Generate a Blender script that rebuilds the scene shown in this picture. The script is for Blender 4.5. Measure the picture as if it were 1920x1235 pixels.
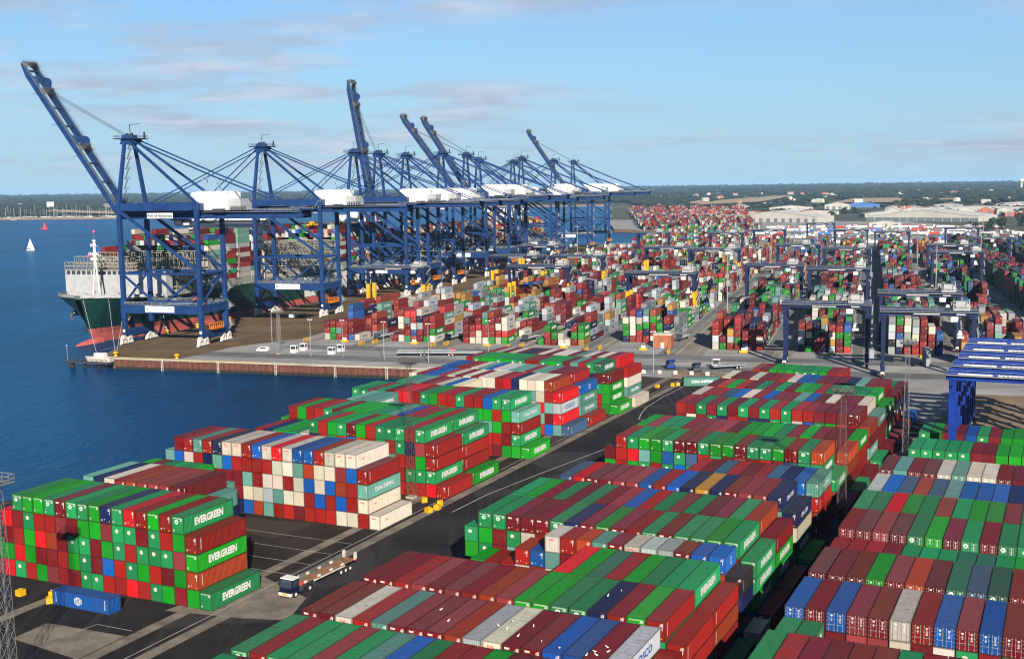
import bpy, bmesh, math, random
import numpy as np
from mathutils import Matrix, Vector
from mathutils.bvhtree import BVHTree

for o in list(bpy.data.objects):
    bpy.data.objects.remove(o)
scene = bpy.context.scene
COL = scene.collection
R = math.radians

# ------------------------------------------------------------------ camera
CAM_H = 65.5
cam_d = bpy.data.cameras.new('camera')
cam = bpy.data.objects.new('camera', cam_d)
COL.objects.link(cam)
cam_d.sensor_width = 36.0
cam_d.lens = 36.0 * 2200.0 / 1920.0
cam_d.clip_start = 1.0
cam_d.clip_end = 90000.0
cam.matrix_world = Matrix.Translation((0, 0, CAM_H)) @ Matrix.Rotation(R(90 - 6.87), 4, 'X') @ Matrix.Rotation(R(-0.80), 4, 'Z')
scene.camera = cam

# ------------------------------------------------------------------ sky and sun
SUN_EL = 25.0
SUN_AZ = 170.0            # compass style: clockwise from +Y (the view direction); behind the camera
world = bpy.data.worlds.new('World')
scene.world = world
world.use_nodes = True
wn = world.node_tree
wn.nodes.clear()
w_out = wn.nodes.new('ShaderNodeOutputWorld')
w_bg = wn.nodes.new('ShaderNodeBackground')
w_sky = wn.nodes.new('ShaderNodeTexSky')
w_sky.sky_type = 'NISHITA'
w_sky.sun_disc = False
w_sky.sun_elevation = R(SUN_EL)
w_sky.sun_rotation = R(SUN_AZ)
w_sky.altitude = 60
w_sky.air_density = 1.0
w_sky.dust_density = 0.0
w_sky.ozone_density = 6.4
w_bg.inputs['Strength'].default_value = 0.050
# clouds: thin broken layer, a plane above the land seen by direction
w_tc = wn.nodes.new('ShaderNodeTexCoord')
w_sep = wn.nodes.new('ShaderNodeSeparateXYZ')
wn.links.new(w_tc.outputs['Generated'], w_sep.inputs[0])
def wmath(op, a, b=None, c=None):
    n = wn.nodes.new('ShaderNodeMath'); n.operation = op
    for i, v in enumerate((a, b, c)):
        if v is None: continue
        if isinstance(v, (int, float)): n.inputs[i].default_value = v
        else: wn.links.new(v, n.inputs[i])
    return n.outputs[0]
zc = wmath('ADD', wmath('MAXIMUM', w_sep.outputs[2], 0.0), 0.13)
w_cmb = wn.nodes.new('ShaderNodeCombineXYZ')
wn.links.new(wmath('DIVIDE', w_sep.outputs[0], zc), w_cmb.inputs[0])
wn.links.new(wmath('DIVIDE', w_sep.outputs[1], zc), w_cmb.inputs[1])
def wnoise(scale, detail, rough, off, sx=1.0, sy=1.0):
    mp = wn.nodes.new('ShaderNodeMapping')
    mp.inputs['Location'].default_value = off
    mp.inputs['Scale'].default_value = (sx, sy, 1)
    wn.links.new(w_cmb.outputs[0], mp.inputs[0])
    n = wn.nodes.new('ShaderNodeTexNoise')
    n.inputs['Scale'].default_value = scale
    n.inputs['Detail'].default_value = detail
    n.inputs['Roughness'].default_value = rough
    wn.links.new(mp.outputs[0], n.inputs['Vector'])
    return n.outputs[0]
def wramp(v, a, b):
    n = wn.nodes.new('ShaderNodeMapRange')
    n.inputs[1].default_value = a; n.inputs[2].default_value = b
    n.interpolation_type = 'SMOOTHSTEP'
    wn.links.new(v, n.inputs[0])
    return n.outputs[0]
SO = (14.1, 9.2, 0)
c_big = wramp(wnoise(0.42, 2, 0.5, SO, 1.0, 1.0), 0.41, 0.58)
c_fine = wramp(wnoise(1.15, 10, 0.60, (11.3, 2.4, 0), 0.85, 1.2), 0.40, 0.60)
c_mask = wmath('MULTIPLY', c_big, c_fine)
c_veil = wmath('MULTIPLY', wramp(wnoise(0.7, 8, 0.62, (1.7, 4.2, 0), 0.5, 1.7), 0.45, 0.85), 0.17)
c_low = wramp(w_sep.outputs[2], -0.005, 0.03)
c_all = wmath('MULTIPLY', wmath('MAXIMUM', wmath('MULTIPLY', c_mask, 0.9), c_veil), c_low)
def wmix(f, a, b):
    n = wn.nodes.new('ShaderNodeMix'); n.data_type = 'RGBA'
    wn.links.new(f, n.inputs['Factor']); wn.links.new(a, n.inputs['A']); n.inputs['B'].default_value = (*b, 1)
    return n.outputs['Result']
# pale air towards the horizon, all the way round
c_haze = wmath('SUBTRACT', 1.0, wramp(w_sep.outputs[2], -0.02, 0.24))
w_res = wmix(wmath('MULTIPLY', c_haze, 0.85), w_sky.outputs[0], (2.75, 4.8, 6.45))
c_lit = wramp(wnoise(2.6, 6, 0.6, (11.36, 2.52, 0), 0.85, 1.2), 0.42, 0.66)
w_cc = wn.nodes.new('ShaderNodeMix'); w_cc.data_type = 'RGBA'
wn.links.new(c_lit, w_cc.inputs['Factor']); w_cc.inputs['A'].default_value = (3.75, 4.25, 5.25, 1); w_cc.inputs['B'].default_value = (5.1, 5.6, 6.5, 1)
w_fm = wn.nodes.new('ShaderNodeMix'); w_fm.data_type = 'RGBA'
wn.links.new(c_all, w_fm.inputs['Factor']); wn.links.new(w_res, w_fm.inputs['A']); wn.links.new(w_cc.outputs['Result'], w_fm.inputs['B'])
w_res = w_fm.outputs['Result']
wn.links.new(w_res, w_bg.inputs[0])
wn.links.new(w_bg.outputs[0], w_out.inputs[0])

sun_d = bpy.data.lights.new('sun', 'SUN')
sun_d.energy = 5.0
sun_d.angle = R(0.5)
sun_d.color = (1.0, 0.90, 0.76)
sun = bpy.data.objects.new('sun', sun_d)
COL.objects.link(sun)
_sd = Vector((math.sin(R(SUN_AZ)) * math.cos(R(SUN_EL)), math.cos(R(SUN_AZ)) * math.cos(R(SUN_EL)), math.sin(R(SUN_EL))))
sun.rotation_euler = _sd.to_track_quat('Z', 'Y').to_euler()
sun.location = _sd * 500

vs = scene.view_settings
vs.view_transform = 'Standard'
vs.look = 'None'
vs.exposure = 1.25
vs.gamma = 1.0
vs.use_curve_mapping = False
cy = scene.cycles
cy.max_bounces = 6; cy.diffuse_bounces = 3; cy.glossy_bounces = 3; cy.transmission_bounces = 2; cy.volume_bounces = 0
cy.use_denoising = True
cy.pixel_filter_type = 'BLACKMAN_HARRIS'; cy.filter_width = 1.15
cy.caustics_reflective = False; cy.caustics_refractive = False

# ------------------------------------------------------------------ frames
YYAW = R(-25.66)           # the storage yard in front
QYAW = R(-17.0)            # the quay and the gantry yard behind
def fr(yaw, u, v, z=0.0):
    c, s = math.cos(yaw), math.sin(yaw)
    return Vector((u * c - v * s, u * s + v * c, z))
def Y(u, v, z=0.0): return fr(YYAW, u, v, z)
def Q(u, v, z=0.0): return fr(QYAW, u, v, z)
def toQ(p):
    c, s = math.cos(QYAW), math.sin(QYAW)
    return (p[0] * c + p[1] * s, -p[0] * s + p[1] * c)

# ------------------------------------------------------------------ mesh builder
BOXF = [(0, 3, 2, 1), (4, 5, 6, 7), (0, 1, 5, 4), (1, 2, 6, 5), (2, 3, 7, 6), (3, 0, 4, 7)]
class MB:
    def __init__(s):
        s.v = []; s.f = []; s.m = []; s.c = []; s.uv = []
        s.mi = 0; s.col = (1, 1, 1)
    def add(s, vs, fs, uvs=None):
        b = len(s.v)
        s.v.extend(vs)
        for k, f in enumerate(fs):
            s.f.append(tuple(i + b for i in f)); s.m.append(s.mi); s.c.append(s.col)
            s.uv.append(uvs[k] if uvs else None)
        return s
    def box(s, x0, x1, y0, y1, z0, z1):
        return s.add([(x0, y0, z0), (x1, y0, z0), (x1, y1, z0), (x0, y1, z0), (x0, y0, z1), (x1, y0, z1), (x1, y1, z1), (x0, y1, z1)], BOXF)
    def beam(s, p, q, w, h=None, up=(0, 0, 1), w2=None, h2=None):
        h = w if h is None else h
        w2 = w if w2 is None else w2; h2 = h if h2 is None else h2
        p = Vector(p); q = Vector(q); d = (q - p).normalized()
        upv = Vector(up)
        if abs(d.dot(upv)) > 0.98: upv = Vector((0, 1, 0)) if abs(d.y) < 0.9 else Vector((1, 0, 0))
        sx = d.cross(upv).normalized(); sz = sx.cross(d).normalized()
        vs = []
        for c, ww, hh in ((p, w, h), (q, w2, h2)):
            for a, b in ((-1, -1), (1, -1), (1, 1), (-1, 1)):
                vs.append(tuple(c + sx * (a * ww / 2) + sz * (b * hh / 2)))
        return s.add(vs, [(3, 2, 1, 0), (4, 5, 6, 7), (0, 1, 5, 4), (1, 2, 6, 5), (2, 3, 7, 6), (3, 0, 4, 7)])
    def tube(s, p, q, r, n=8, r2=None, cap=True):
        r2 = r if r2 is None else r2
        p = Vector(p); q = Vector(q); d = (q - p).normalized()
        upv = Vector((0, 0, 1)) if abs(d.z) < 0.9 else Vector((1, 0, 0))
        sx = d.cross(upv).normalized(); sz = sx.cross(d).normalized()
        vs = []
        for c, rr in ((p, r), (q, r2)):
            for k in range(n):
                a = 2 * math.pi * k / n
                vs.append(tuple(c + sx * (math.cos(a) * rr) + sz * (math.sin(a) * rr)))
        fs = [(k, (k + 1) % n, n + (k + 1) % n, n + k) for k in range(n)]
        if cap: fs += [tuple(range(n - 1, -1, -1)), tuple(range(n, 2 * n))]
        return s.add(vs, fs)
    def prism(s, pts, vec):
        n = len(pts); v = Vector(vec)
        vs = [tuple(p) for p in pts] + [tuple(Vector(p) + v) for p in pts]
        fs = [tuple(range(n - 1, -1, -1)), tuple(range(n, 2 * n))] + [(k, (k + 1) % n, n + (k + 1) % n, n + k) for k in range(n)]
        return s.add(vs, fs)
    def grid(s, rows, close=False):
        n = len(rows[0]); vs = [tuple(p) for r in rows for p in r]; fs = []
        for i in range(len(rows) - 1):
            for j in range(n - 1 + (1 if close else 0)):
                k = (j + 1) % n
                fs.append((i * n + j, i * n + k, (i + 1) * n + k, (i + 1) * n + j))
        return s.add(vs, fs)
    def mesh(s, name, mats, attr=False, smooth=False):
        me = bpy.data.meshes.new(name)
        me.from_pydata(s.v, [], s.f)
        for m in (mats if isinstance(mats, (list, tuple)) else [mats]): me.materials.append(m)
        if len(set(s.m)) > 1: me.polygons.foreach_set('material_index', s.m)
        if smooth: me.polygons.foreach_set('use_smooth', [True] * len(s.f))
        if attr:
            ca = me.color_attributes.new('col', 'FLOAT_COLOR', 'CORNER')
            buf = []; ub = []
            for f, c, uv in zip(s.f, s.c, s.uv):
                buf.extend((c[0], c[1], c[2], 1.0) * len(f))
                ub.extend(uv if uv else (0.5, 0.5) * len(f))
            ca.data.foreach_set('color', buf)
            ul = me.uv_layers.new(name='cuv'); ul.data.foreach_set('uv', ub)
        me.update()
        return me
    def build(s, name, mats, parent=None, attr=False, smooth=False):
        return link(name, s.mesh(name, mats, attr, smooth), parent)

def link(name, me, parent=None, loc=None, rz=None):
    o = bpy.data.objects.new(name, me)
    COL.objects.link(o)
    if parent is not None: o.parent = parent
    if loc is not None: o.location = loc
    if rz is not None: o.rotation_euler = (0, 0, rz)
    return o
def tag(o, label, cat, group=None):
    o['label'] = label; o['category'] = cat
    if group: o['group'] = group
    return o
def thing(name, label, cat, loc=(0, 0, 0), rz=0.0, group=None):
    o = link(name, None, None, loc, rz)
    return tag(o, label, cat, group)
def struct(o): o['kind'] = 'structure'; return o
def stuff(o): o['kind'] = 'stuff'; return o
def copy_tree(o, parent=None):
    c = o.copy(); COL.objects.link(c)
    if parent is not None: c.parent = parent
    for ch in list(o.children): copy_tree(ch, c)
    return c
ORD = ['first', 'second', 'third', 'fourth', 'fifth', 'sixth', 'seventh', 'eighth', 'ninth', 'tenth', 'eleventh', 'twelfth', 'thirteenth', 'fourteenth',
       'fifteenth', 'sixteenth', 'seventeenth', 'eighteenth', 'nineteenth', 'twentieth', 'twenty-first', 'twenty-second']

_txt = {}
def text_mesh(body, w, h, mat, bold=0.02, key=None):
    """flat lettering in the XZ plane, facing -Y, centred on the origin"""
    k = (body, w, h, mat.name)
    if k in _txt: return _txt[k]
    cu = bpy.data.curves.new('lettering', 'FONT')
    cu.body = body; cu.resolution_u = 2; cu.offset = bold; cu.size = 1.0; cu.fill_mode = 'FRONT'
    ob = bpy.data.objects.new('lettering', cu); COL.objects.link(ob)
    bpy.context.view_layer.update()
    me = bpy.data.meshes.new_from_object(ob.evaluated_get(bpy.context.evaluated_depsgraph_get()))
    bpy.data.objects.remove(ob); bpy.data.curves.remove(cu)
    n = len(me.vertices); co = np.empty(n * 3); me.vertices.foreach_get('co', co); co = co.reshape(-1, 3)
    lo, hi = co.min(0), co.max(0)
    x = ((co[:, 0] - lo[0]) / (hi[0] - lo[0]) - 0.5) * w
    z = ((co[:, 1] - lo[1]) / (hi[1] - lo[1]) - 0.5) * h
    me.vertices.foreach_set('co', np.stack([x, np.zeros(n), z], 1).ravel())
    me.materials.clear(); me.materials.append(mat); me.name = 'lettering'; me.update()
    _txt[k] = me
    return me

# ------------------------------------------------------------------ materials
class NT:
    def __init__(s, name):
        s.m = bpy.data.materials.new(name); s.m.use_nodes = True
        s.t = s.m.node_tree; s.p = s.t.nodes['Principled BSDF']
    def n(s, t, **kw):
        x = s.t.nodes.new(t)
        for k, v in kw.items():
            if k.startswith('i_'):
                x.inputs[k[2:]].default_value = v
            else: setattr(x, k, v)
        return x
    def l(s, a, b): s.t.links.new(a, b)
    def noise(s, vec, scale, detail=4, rough=0.55):
        x = s.n('ShaderNodeTexNoise', i_Scale=scale, i_Detail=detail, i_Roughness=rough)
        if vec is not None: s.l(vec, x.inputs['Vector'])
        return x.outputs[0]
    def ramp(s, v, a, b, lo=0.0, hi=1.0):
        x = s.n('ShaderNodeMapRange', interpolation_type='SMOOTHSTEP')
        for i, q in enumerate((a, b, lo, hi)): x.inputs[1 + i].default_value = q
        s.l(v, x.inputs[0]); return x.outputs[0]
    def math(s, op, a, b=None):
        x = s.n('ShaderNodeMath', operation=op)
        for i, v in enumerate((a, b)):
            if v is None: continue
            if isinstance(v, (int, float)): x.inputs[i].default_value = v
            else: s.l(v, x.inputs[i])
        return x.outputs[0]
    def mix(s, f, a, b, blend='MIX'):
        x = s.n('ShaderNodeMix', data_type='RGBA', blend_type=blend)
        for sock, v in ((x.inputs['Factor'], f), (x.inputs['A'], a), (x.inputs['B'], b)):
            if isinstance(v, (int, float)): sock.default_value = v
            elif isinstance(v, tuple): sock.default_value = (*v, 1) if len(v) == 3 else v
            else: s.l(v, sock)
        return x.outputs['Result']
    def bump(s, h, strength=0.3, dist=0.05):
        x = s.n('ShaderNodeBump', i_Strength=strength, i_Distance=dist)
        s.l(h, x.inputs['Height']); s.l(x.outputs[0], s.p.inputs['Normal'])
    def done(s, col=None, rough=0.6, metal=0.0, spec=0.4):
        if col is not None:
            if isinstance(col, tuple): s.p.inputs['Base Color'].default_value = (*col, 1)
            else: s.l(col, s.p.inputs['Base Color'])
        if isinstance(rough, (int, float)): s.p.inputs['Roughness'].default_value = rough
        else: s.l(rough, s.p.inputs['Roughness'])
        s.p.inputs['Metallic'].default_value = metal
        s.p.inputs['Specular IOR Level'].default_value = spec
        return s.m
    def geo(s): return s.n('ShaderNodeNewGeometry').outputs['Position']
    def obj(s): return s.n('ShaderNodeTexCoord').outputs['Object']

KA = 0.88
def paint(name, col, rough=0.5, var=0.25, scale=0.35, rust=0.0, metal=0.0):
    t = NT(name); p = t.geo(); col = tuple(x * KA for x in col)
    f = t.ramp(t.noise(p, scale, 5, 0.6), 0.3, 0.7)
    c = t.mix(f, tuple(x * (1 - var) for x in col), tuple(min(1, x * (1 + var * 0.6)) for x in col))
    if rust:
        r = t.ramp(t.noise(p, scale * 4.3, 7, 0.7), 0.62, 0.74, 0, rust)
        c = t.mix(r, c, (0.11, 0.045, 0.02))
    return t.done(c, rough, metal, 0.22)

M = {}
M['crane_blue'] = paint('crane_blue', (0.0075, 0.031, 0.112), 0.45, 0.22, 0.25, 0.25)
M['yard_blue'] = paint('yard_blue', (0.005, 0.013, 0.052), 0.45, 0.25, 0.4, 0.2)
M['bright_blue'] = paint('bright_blue', (0.005, 0.026, 0.20), 0.42, 0.2, 0.3, 0.15)
M['white_paint'] = paint('white_paint', (0.56, 0.56, 0.55), 0.45, 0.08, 0.4, 0.08)
M['house_white'] = paint('house_white', (0.80, 0.80, 0.79), 0.45, 0.05, 0.2)
M['bogie_white'] = paint('bogie_white', (0.46, 0.43, 0.385), 0.6, 0.25, 0.9, 0.3)
M['rail_grey'] = paint('rail_grey', (0.22, 0.24, 0.26), 0.45, 0.15, 0.5)
M['dark_steel'] = paint('dark_steel', (0.035, 0.04, 0.05), 0.5, 0.3, 0.5, 0.2)
M['yellow'] = paint('yellow', (0.48, 0.27, 0.008), 0.45, 0.15, 0.5, 0.15)
M['orange'] = paint('orange', (0.36, 0.115, 0.012), 0.5, 0.2, 0.6, 0.25)
M['red_paint'] = paint('red_paint', (0.62, 0.03, 0.03), 0.45, 0.15, 0.5)
M['pink_ball'] = paint('pink_ball', (0.72, 0.06, 0.20), 0.6, 0.1, 0.5)
M['black'] = paint('black_rubber', (0.018, 0.018, 0.02), 0.75, 0.2, 1.5)
M['navy_cab'] = paint('navy_cab', (0.006, 0.010, 0.030), 0.3, 0.15, 1.0)
M['tan_steel'] = paint('tan_steel', (0.15, 0.10, 0.06), 0.6, 0.25, 1.0, 0.3)
M['red_oxide'] = paint('red_oxide', (0.30, 0.05, 0.025), 0.6, 0.25, 1.0)
M['concrete'] = paint('concrete', (0.27, 0.24, 0.195), 0.85, 0.2, 0.12)
M['gull_white'] = paint('gull_white', (0.55, 0.55, 0.53), 0.7, 0.1, 3.0)
M['ship_grey'] = paint('ship_grey', (0.29, 0.305, 0.315), 0.5, 0.12, 0.3, 0.12)
M['lash_grey'] = paint('lash_grey', (0.20, 0.195, 0.17), 0.55, 0.2, 0.5, 0.25)
M['deck_green'] = paint('deck_green', (0.10, 0.12, 0.11), 0.7, 0.25, 0.4, 0.2)
M['letter_white'] = paint('letter_white', (0.50, 0.50, 0.49), 0.5, 0.06, 1.0)
M['letter_dark'] = paint('letter_dark', (0.02, 0.03, 0.06), 0.5, 0.06, 1.0)
M['letter_blue'] = paint('letter_blue', (0.02, 0.08, 0.32), 0.5, 0.06, 1.0)
M['letter_red'] = paint('letter_red', (0.55, 0.03, 0.05), 0.5, 0.06, 1.0)
M['logo_blue'] = paint('logo_blue', (0.18, 0.50, 0.70), 0.5, 0.06, 1.0)
M['logo_green'] = paint('logo_green', (0.03, 0.26, 0.12), 0.5, 0.06, 1.0)
M['shed_white'] = paint('shed_white', (0.42, 0.41, 0.375), 0.6, 0.12, 0.02)
M['shed_wall'] = paint('shed_wall', (0.34, 0.33, 0.30), 0.7, 0.1, 0.05)
M['shed_dark'] = paint('shed_dark', (0.10, 0.12, 0.14), 0.7, 0.1, 0.05)
M['shed_grey'] = paint('shed_grey', (0.30, 0.31, 0.32), 0.7, 0.1, 0.05)
M['brick_red'] = paint('brick_red', (0.35, 0.10, 0.06), 0.8, 0.15, 0.2)
M['trailer_blue'] = paint('trailer_blue', (0.04, 0.13, 0.38), 0.5, 0.15, 0.2)
M['trailer_red'] = paint('trailer_red', (0.45, 0.04, 0.03), 0.5, 0.15, 0.2)
M['bank_stone'] = paint('bank_stone', (0.22, 0.14, 0.09), 0.9, 0.35, 0.3)
M['galv'] = paint('galvanised', (0.22, 0.235, 0.24), 0.5, 0.15, 1.2)
M['mast_grey'] = paint('mast_grey', (0.13, 0.135, 0.14), 0.5, 0.15, 1.2)
M['dark_metal'] = paint('mast_steel', (0.07, 0.06, 0.055), 0.6, 0.2, 1.2, 0.2)
_t = NT('window_glass'); M['glass'] = _t.done((0.02, 0.03, 0.04), 0.08, 0.0, 0.7)

# container paint: colour comes from the object, wear from noise
def container_mat(name, roof=False, frame=False):
    t = NT(name)
    oi = t.n('ShaderNodeObjectInfo')
    tc = t.n('ShaderNodeTexCoord').outputs['Object']
    add = t.n('ShaderNodeVectorMath', operation='ADD')
    cmb = t.n('ShaderNodeCombineXYZ')
    rnd = t.math('MULTIPLY', oi.outputs['Random'], 97.0)
    t.l(rnd, cmb.inputs[0]); t.l(t.math('MULTIPLY', oi.outputs['Random'], 41.0), cmb.inputs[1])
    t.l(tc, add.inputs[0]); t.l(cmb.outputs[0], add.inputs[1])
    p = add.outputs[0]
    base = oi.outputs['Color']
    if frame: base = t.mix(0.55, base, (0.022, 0.010, 0.007))
    big = t.ramp(t.noise(p, 0.45, 4, 0.6), 0.3, 0.72)
    c = t.mix(t.math('MULTIPLY', big, 0.55 if not roof else 0.6), base, t.mix(0.70 if roof else 0.80, (0.05, 0.035, 0.035), base))
    mp = t.n('ShaderNodeMapping'); mp.inputs['Scale'].default_value = (2.6, 2.6, 0.35) if not roof else (3.2, 0.5, 1)
    t.l(p, mp.inputs[0])
    st = t.ramp(t.noise(mp.outputs[0], 1.0, 6, 0.65), 0.50, 0.72, 0, 0.55)
    c = t.mix(st, c, t.mix(0.5, (0.025, 0.015, 0.012), base))
    ru = t.ramp(t.noise(p, 3.0 if not roof else 1.3, 8, 0.74), 0.55, 0.70, 0, 0.85)
    c = t.mix(ru, c, (0.050, 0.020, 0.012) if not roof else (0.028, 0.020, 0.018))
    if roof:
        sp = t.ramp(t.noise(p, 7.0, 3, 0.5), 0.72, 0.77, 0, 0.5)
        c = t.mix(sp, c, (0.34, 0.32, 0.30))
    return t.done(c, 0.5 if not roof else 0.7, 0.0, 0.16 if not roof else 0.07)
M['cont'] = container_mat('container_paint')
M['cont_roof'] = container_mat('container_roof_paint', True)
M['cont_frame'] = container_mat('container_frame_paint', False, True)
# the mass of smaller containers: colour and face layout come from the mesh
t = NT('container_mass_paint')
ca = t.n('ShaderNodeAttribute', attribute_name='col')
uvn = t.n('ShaderNodeUVMap', uv_map='cuv')
sep = t.n('ShaderNodeSeparateXYZ'); t.l(uvn.outputs[0], sep.inputs[0])
ex = t.math('ABSOLUTE', t.math('SUBTRACT', sep.outputs[0], 0.5))
ey = t.math('ABSOLUTE', t.math('SUBTRACT', sep.outputs[1], 0.5))
edge = t.ramp(t.math('MAXIMUM', ex, ey), 0.455, 0.482, 0, 0.8)
gp = t.geo()
c = t.mix(t.ramp(t.noise(gp, 0.5, 4, 0.6), 0.3, 0.7, 0, 0.4), ca.outputs['Color'], t.mix(0.75, (0.09, 0.07, 0.07), ca.outputs['Color']))
c = t.mix(t.ramp(t.noise(gp, 2.2, 7, 0.72), 0.60, 0.74, 0, 0.65), c, (0.045, 0.020, 0.014))
c = t.mix(edge, c, t.mix(0.35, (0.014, 0.007, 0.006), ca.outputs['Color']))
wv = t.math('SINE', t.math('MULTIPLY', sep.outputs[0], 62.0))
t.bump(wv, 0.25, 0.03)
M['cont_mass'] = t.done(c, 0.55, 0.0, 0.12)

# ================================================================== SETTING
random.seed(11)
WATER_Z = -4.5
# --- water
t = NT('harbour_water'); gp = t.geo()
mp = t.n('ShaderNodeMapping'); mp.inputs['Scale'].default_value = (1, 0.55, 1); mp.inputs['Rotation'].default_value = (0, 0, R(20)); t.l(gp, mp.inputs[0])
n1 = t.noise(mp.outputs[0], 0.06, 5, 0.6); n2 = t.noise(mp.outputs[0], 0.35, 6, 0.62); n3 = t.noise(mp.outputs[0], 0.012, 4, 0.55)
hsum = t.math('ADD', t.math('MULTIPLY', n1, 1.6), t.math('ADD', t.math('MULTIPLY', n2, 0.85), t.math('MULTIPLY', n3, 2.0)))
t.bump(hsum, 1.0, 1.6)
n4 = t.noise(mp.outputs[0], 0.0035, 5, 0.6)
wc = t.mix(t.ramp(t.math('ADD', t.math('MULTIPLY', n3, .5), t.math('MULTIPLY', n4, .5)), 0.38, 0.62), (0.0006, 0.014, 0.048), (0.0018, 0.036, 0.112))
bmp = [n for n in t.t.nodes if n.type == 'BUMP'][0].outputs[0]
dif = t.n('ShaderNodeBsdfDiffuse'); t.l(wc, dif.inputs['Color']); t.l(bmp, dif.inputs['Normal'])
glo = t.n('ShaderNodeBsdfGlossy'); glo.inputs['Roughness'].default_value = 0.16; glo.inputs['Color'].default_value = (0.40, 0.74, 1.0, 1); t.l(bmp, glo.inputs['Normal'])
lw = t.n('ShaderNodeLayerWeight'); lw.inputs['Blend'].default_value = 0.22; t.l(bmp, lw.inputs['Normal'])
ms = t.n('ShaderNodeMixShader'); t.l(t.math('MINIMUM', t.math('MULTIPLY', lw.outputs['Fresnel'], 0.62), 0.42), ms.inputs[0]); t.l(dif.outputs[0], ms.inputs[1]); t.l(glo.outputs[0], ms.inputs[2])
t.l(ms.outputs[0], [n for n in t.t.nodes if n.type == 'OUTPUT_MATERIAL'][0].inputs['Surface'])
M['water'] = t.m
mb = MB(); S = 29500
mb.add([(-S, -2000, WATER_Z), (S, -2000, WATER_Z), (S, S, WATER_Z), (-S, S, WATER_Z)], [(0, 1, 2, 3)])
struct(mb.build('water', M['water']))

# --- ground to the horizon
t = NT('countryside'); gp = t.geo()
a = t.ramp(t.noise(gp, 0.0022, 6, 0.6), 0.35, 0.65); b = t.ramp(t.noise(gp, 0.012, 6, 0.65), 0.4, 0.7)
cc = t.mix(a, (0.016, 0.025, 0.011), (0.055, 0.052, 0.025)); cc = t.mix(t.math('MULTIPLY', b, 0.6), cc, (0.02, 0.032, 0.014))
M['country'] = t.done(cc, 0.95)
def vint(u, vq):      # v along the shore line at yard u where the quay frame v is vq
    lo, hi = 0.0, 900.0
    for _ in range(60):
        mid = (lo + hi) / 2
        if toQ(Y(u, mid))[1] < vq: lo = mid
        else: hi = mid
    return lo
VQW = 400.0
v_meet = vint(-176, VQW)
shore = [Y(-206, -150), Y(-206, 172), Y(-204, 181), Y(-190, 190), Y(-178, 205), Y(-176, 230), Y(-176, v_meet)]
quay_edge = [Q(-289, VQW), Q(-300, 409), Q(-313, 438), Q(-315, 470), Q(-315, 1330), Q(-268, 1352), Q(-255, 1490), Q(-292, 1712), Q(-380, 1790), Q(-681, 3168)]
far_edge = [Vector((350, 4300, 0)), Vector((-300, 4400, 0)), Vector((-850, 3262, 0)), Vector((-1288, 3322, 0)), Vector((-4000, 3700, 0)), Vector((-29000, 6000, 0))]
outer = [Vector((-29000, 29000, 0)), Vector((29000, 29000, 0)), Vector((29000, -500, 0)), Vector((600, -500, 0))]
poly = shore + quay_edge + far_edge + outer
mb = MB(); mb.add([(p.x, p.y, -0.05) for p in poly], [tuple(range(len(poly) - 1, -1, -1))])
struct(mb.build('ground', M['country']))
# bank and quay walls below the edge of the land
mb = MB(); edge = shore + quay_edge + far_edge
top = [(p.x, p.y, -0.06) for p in edge]; bot = [(p.x, p.y, -7.0) for p in edge]
mb.grid([top, bot]); struct(mb.build('sea_wall', M['bank_stone']))
# sloping stone bank outside the near shore
mb = MB(); inn = [Y(-205.8, 60, 0.3), Y(-205.8, 171, 0.3), Y(-203, 181, 0.3), Y(-189, 189, 0.3), Y(-177, 204, 0.3)]
out = [Y(-212, 60, -5), Y(-212, 173, -5), Y(-210, 184, -5), Y(-193, 196, -5), Y(-183, 210, -5)]
mb.grid([inn, out]); struct(mb.build('shore_bank', M['bank_stone']))

# --- pavements
def pavement(name, c1, c2, s1, c3=None, s2=1.2, rough=0.85, yard=False):
    t = NT(name); gp = t.geo(); c1, c2 = tuple(x * KA for x in c1), tuple(x * KA for x in c2)
    f = t.ramp(t.noise(gp, s1, 6, 0.62), 0.34, 0.68)
    c = t.mix(f, c1, c2)
    if c3:
        mp = t.n('ShaderNodeMapping'); mp.inputs['Rotation'].default_value = (0, 0, -YYAW if yard else -QYAW); mp.inputs['Scale'].default_value = (0.55, 0.016, 1) if yard else (0.012, 0.13, 1); t.l(gp, mp.inputs[0])
        st = t.ramp(t.noise(mp.outputs[0], 1.0, 6, 0.6), 0.5, 0.72, 0, 0.75); c = t.mix(st, c, c3)
    g = t.ramp(t.noise(gp, s2, 8, 0.7), 0.3, 0.75); c = t.mix(t.math('MULTIPLY', g, 0.35), c, tuple(x * 0.45 for x in c1))
    if yard:
        oil = t.ramp(t.noise(gp, 0.33, 5, 0.6), 0.63, 0.70, 0, 0.7); c = t.mix(oil, c, (0.004, 0.004, 0.005))
        pat = t.ramp(t.noise(gp, 0.05, 3, 0.4), 0.56, 0.58, 0, 0.5); c = t.mix(pat, c, tuple(x * 1.7 for x in c2))
    t.bump(t.noise(gp, 5.0, 4, 0.7), 0.25, 0.02)
    return t.done(c, rough, 0.0, 0.10)
M['yard_concrete'] = pavement('yard_concrete', (0.205, 0.205, 0.20), (0.305, 0.302, 0.292), 0.035, (0.060, 0.059, 0.060))
M['quay_deck'] = pavement('quay_deck', (0.095, 0.063, 0.032), (0.150, 0.100, 0.052), 0.04, (0.055, 0.040, 0.030))
M['asphalt'] = pavement('yard_asphalt', (0.012, 0.011, 0.013), (0.024, 0.022, 0.024), 0.06, (0.040, 0.037, 0.036), 0.7, yard=True)
M['asphalt_brown'] = pavement('worn_asphalt', (0.016, 0.013, 0.012), (0.034, 0.026, 0.022), 0.09, (0.010, 0.009, 0.009), 0.7, yard=True)
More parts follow.
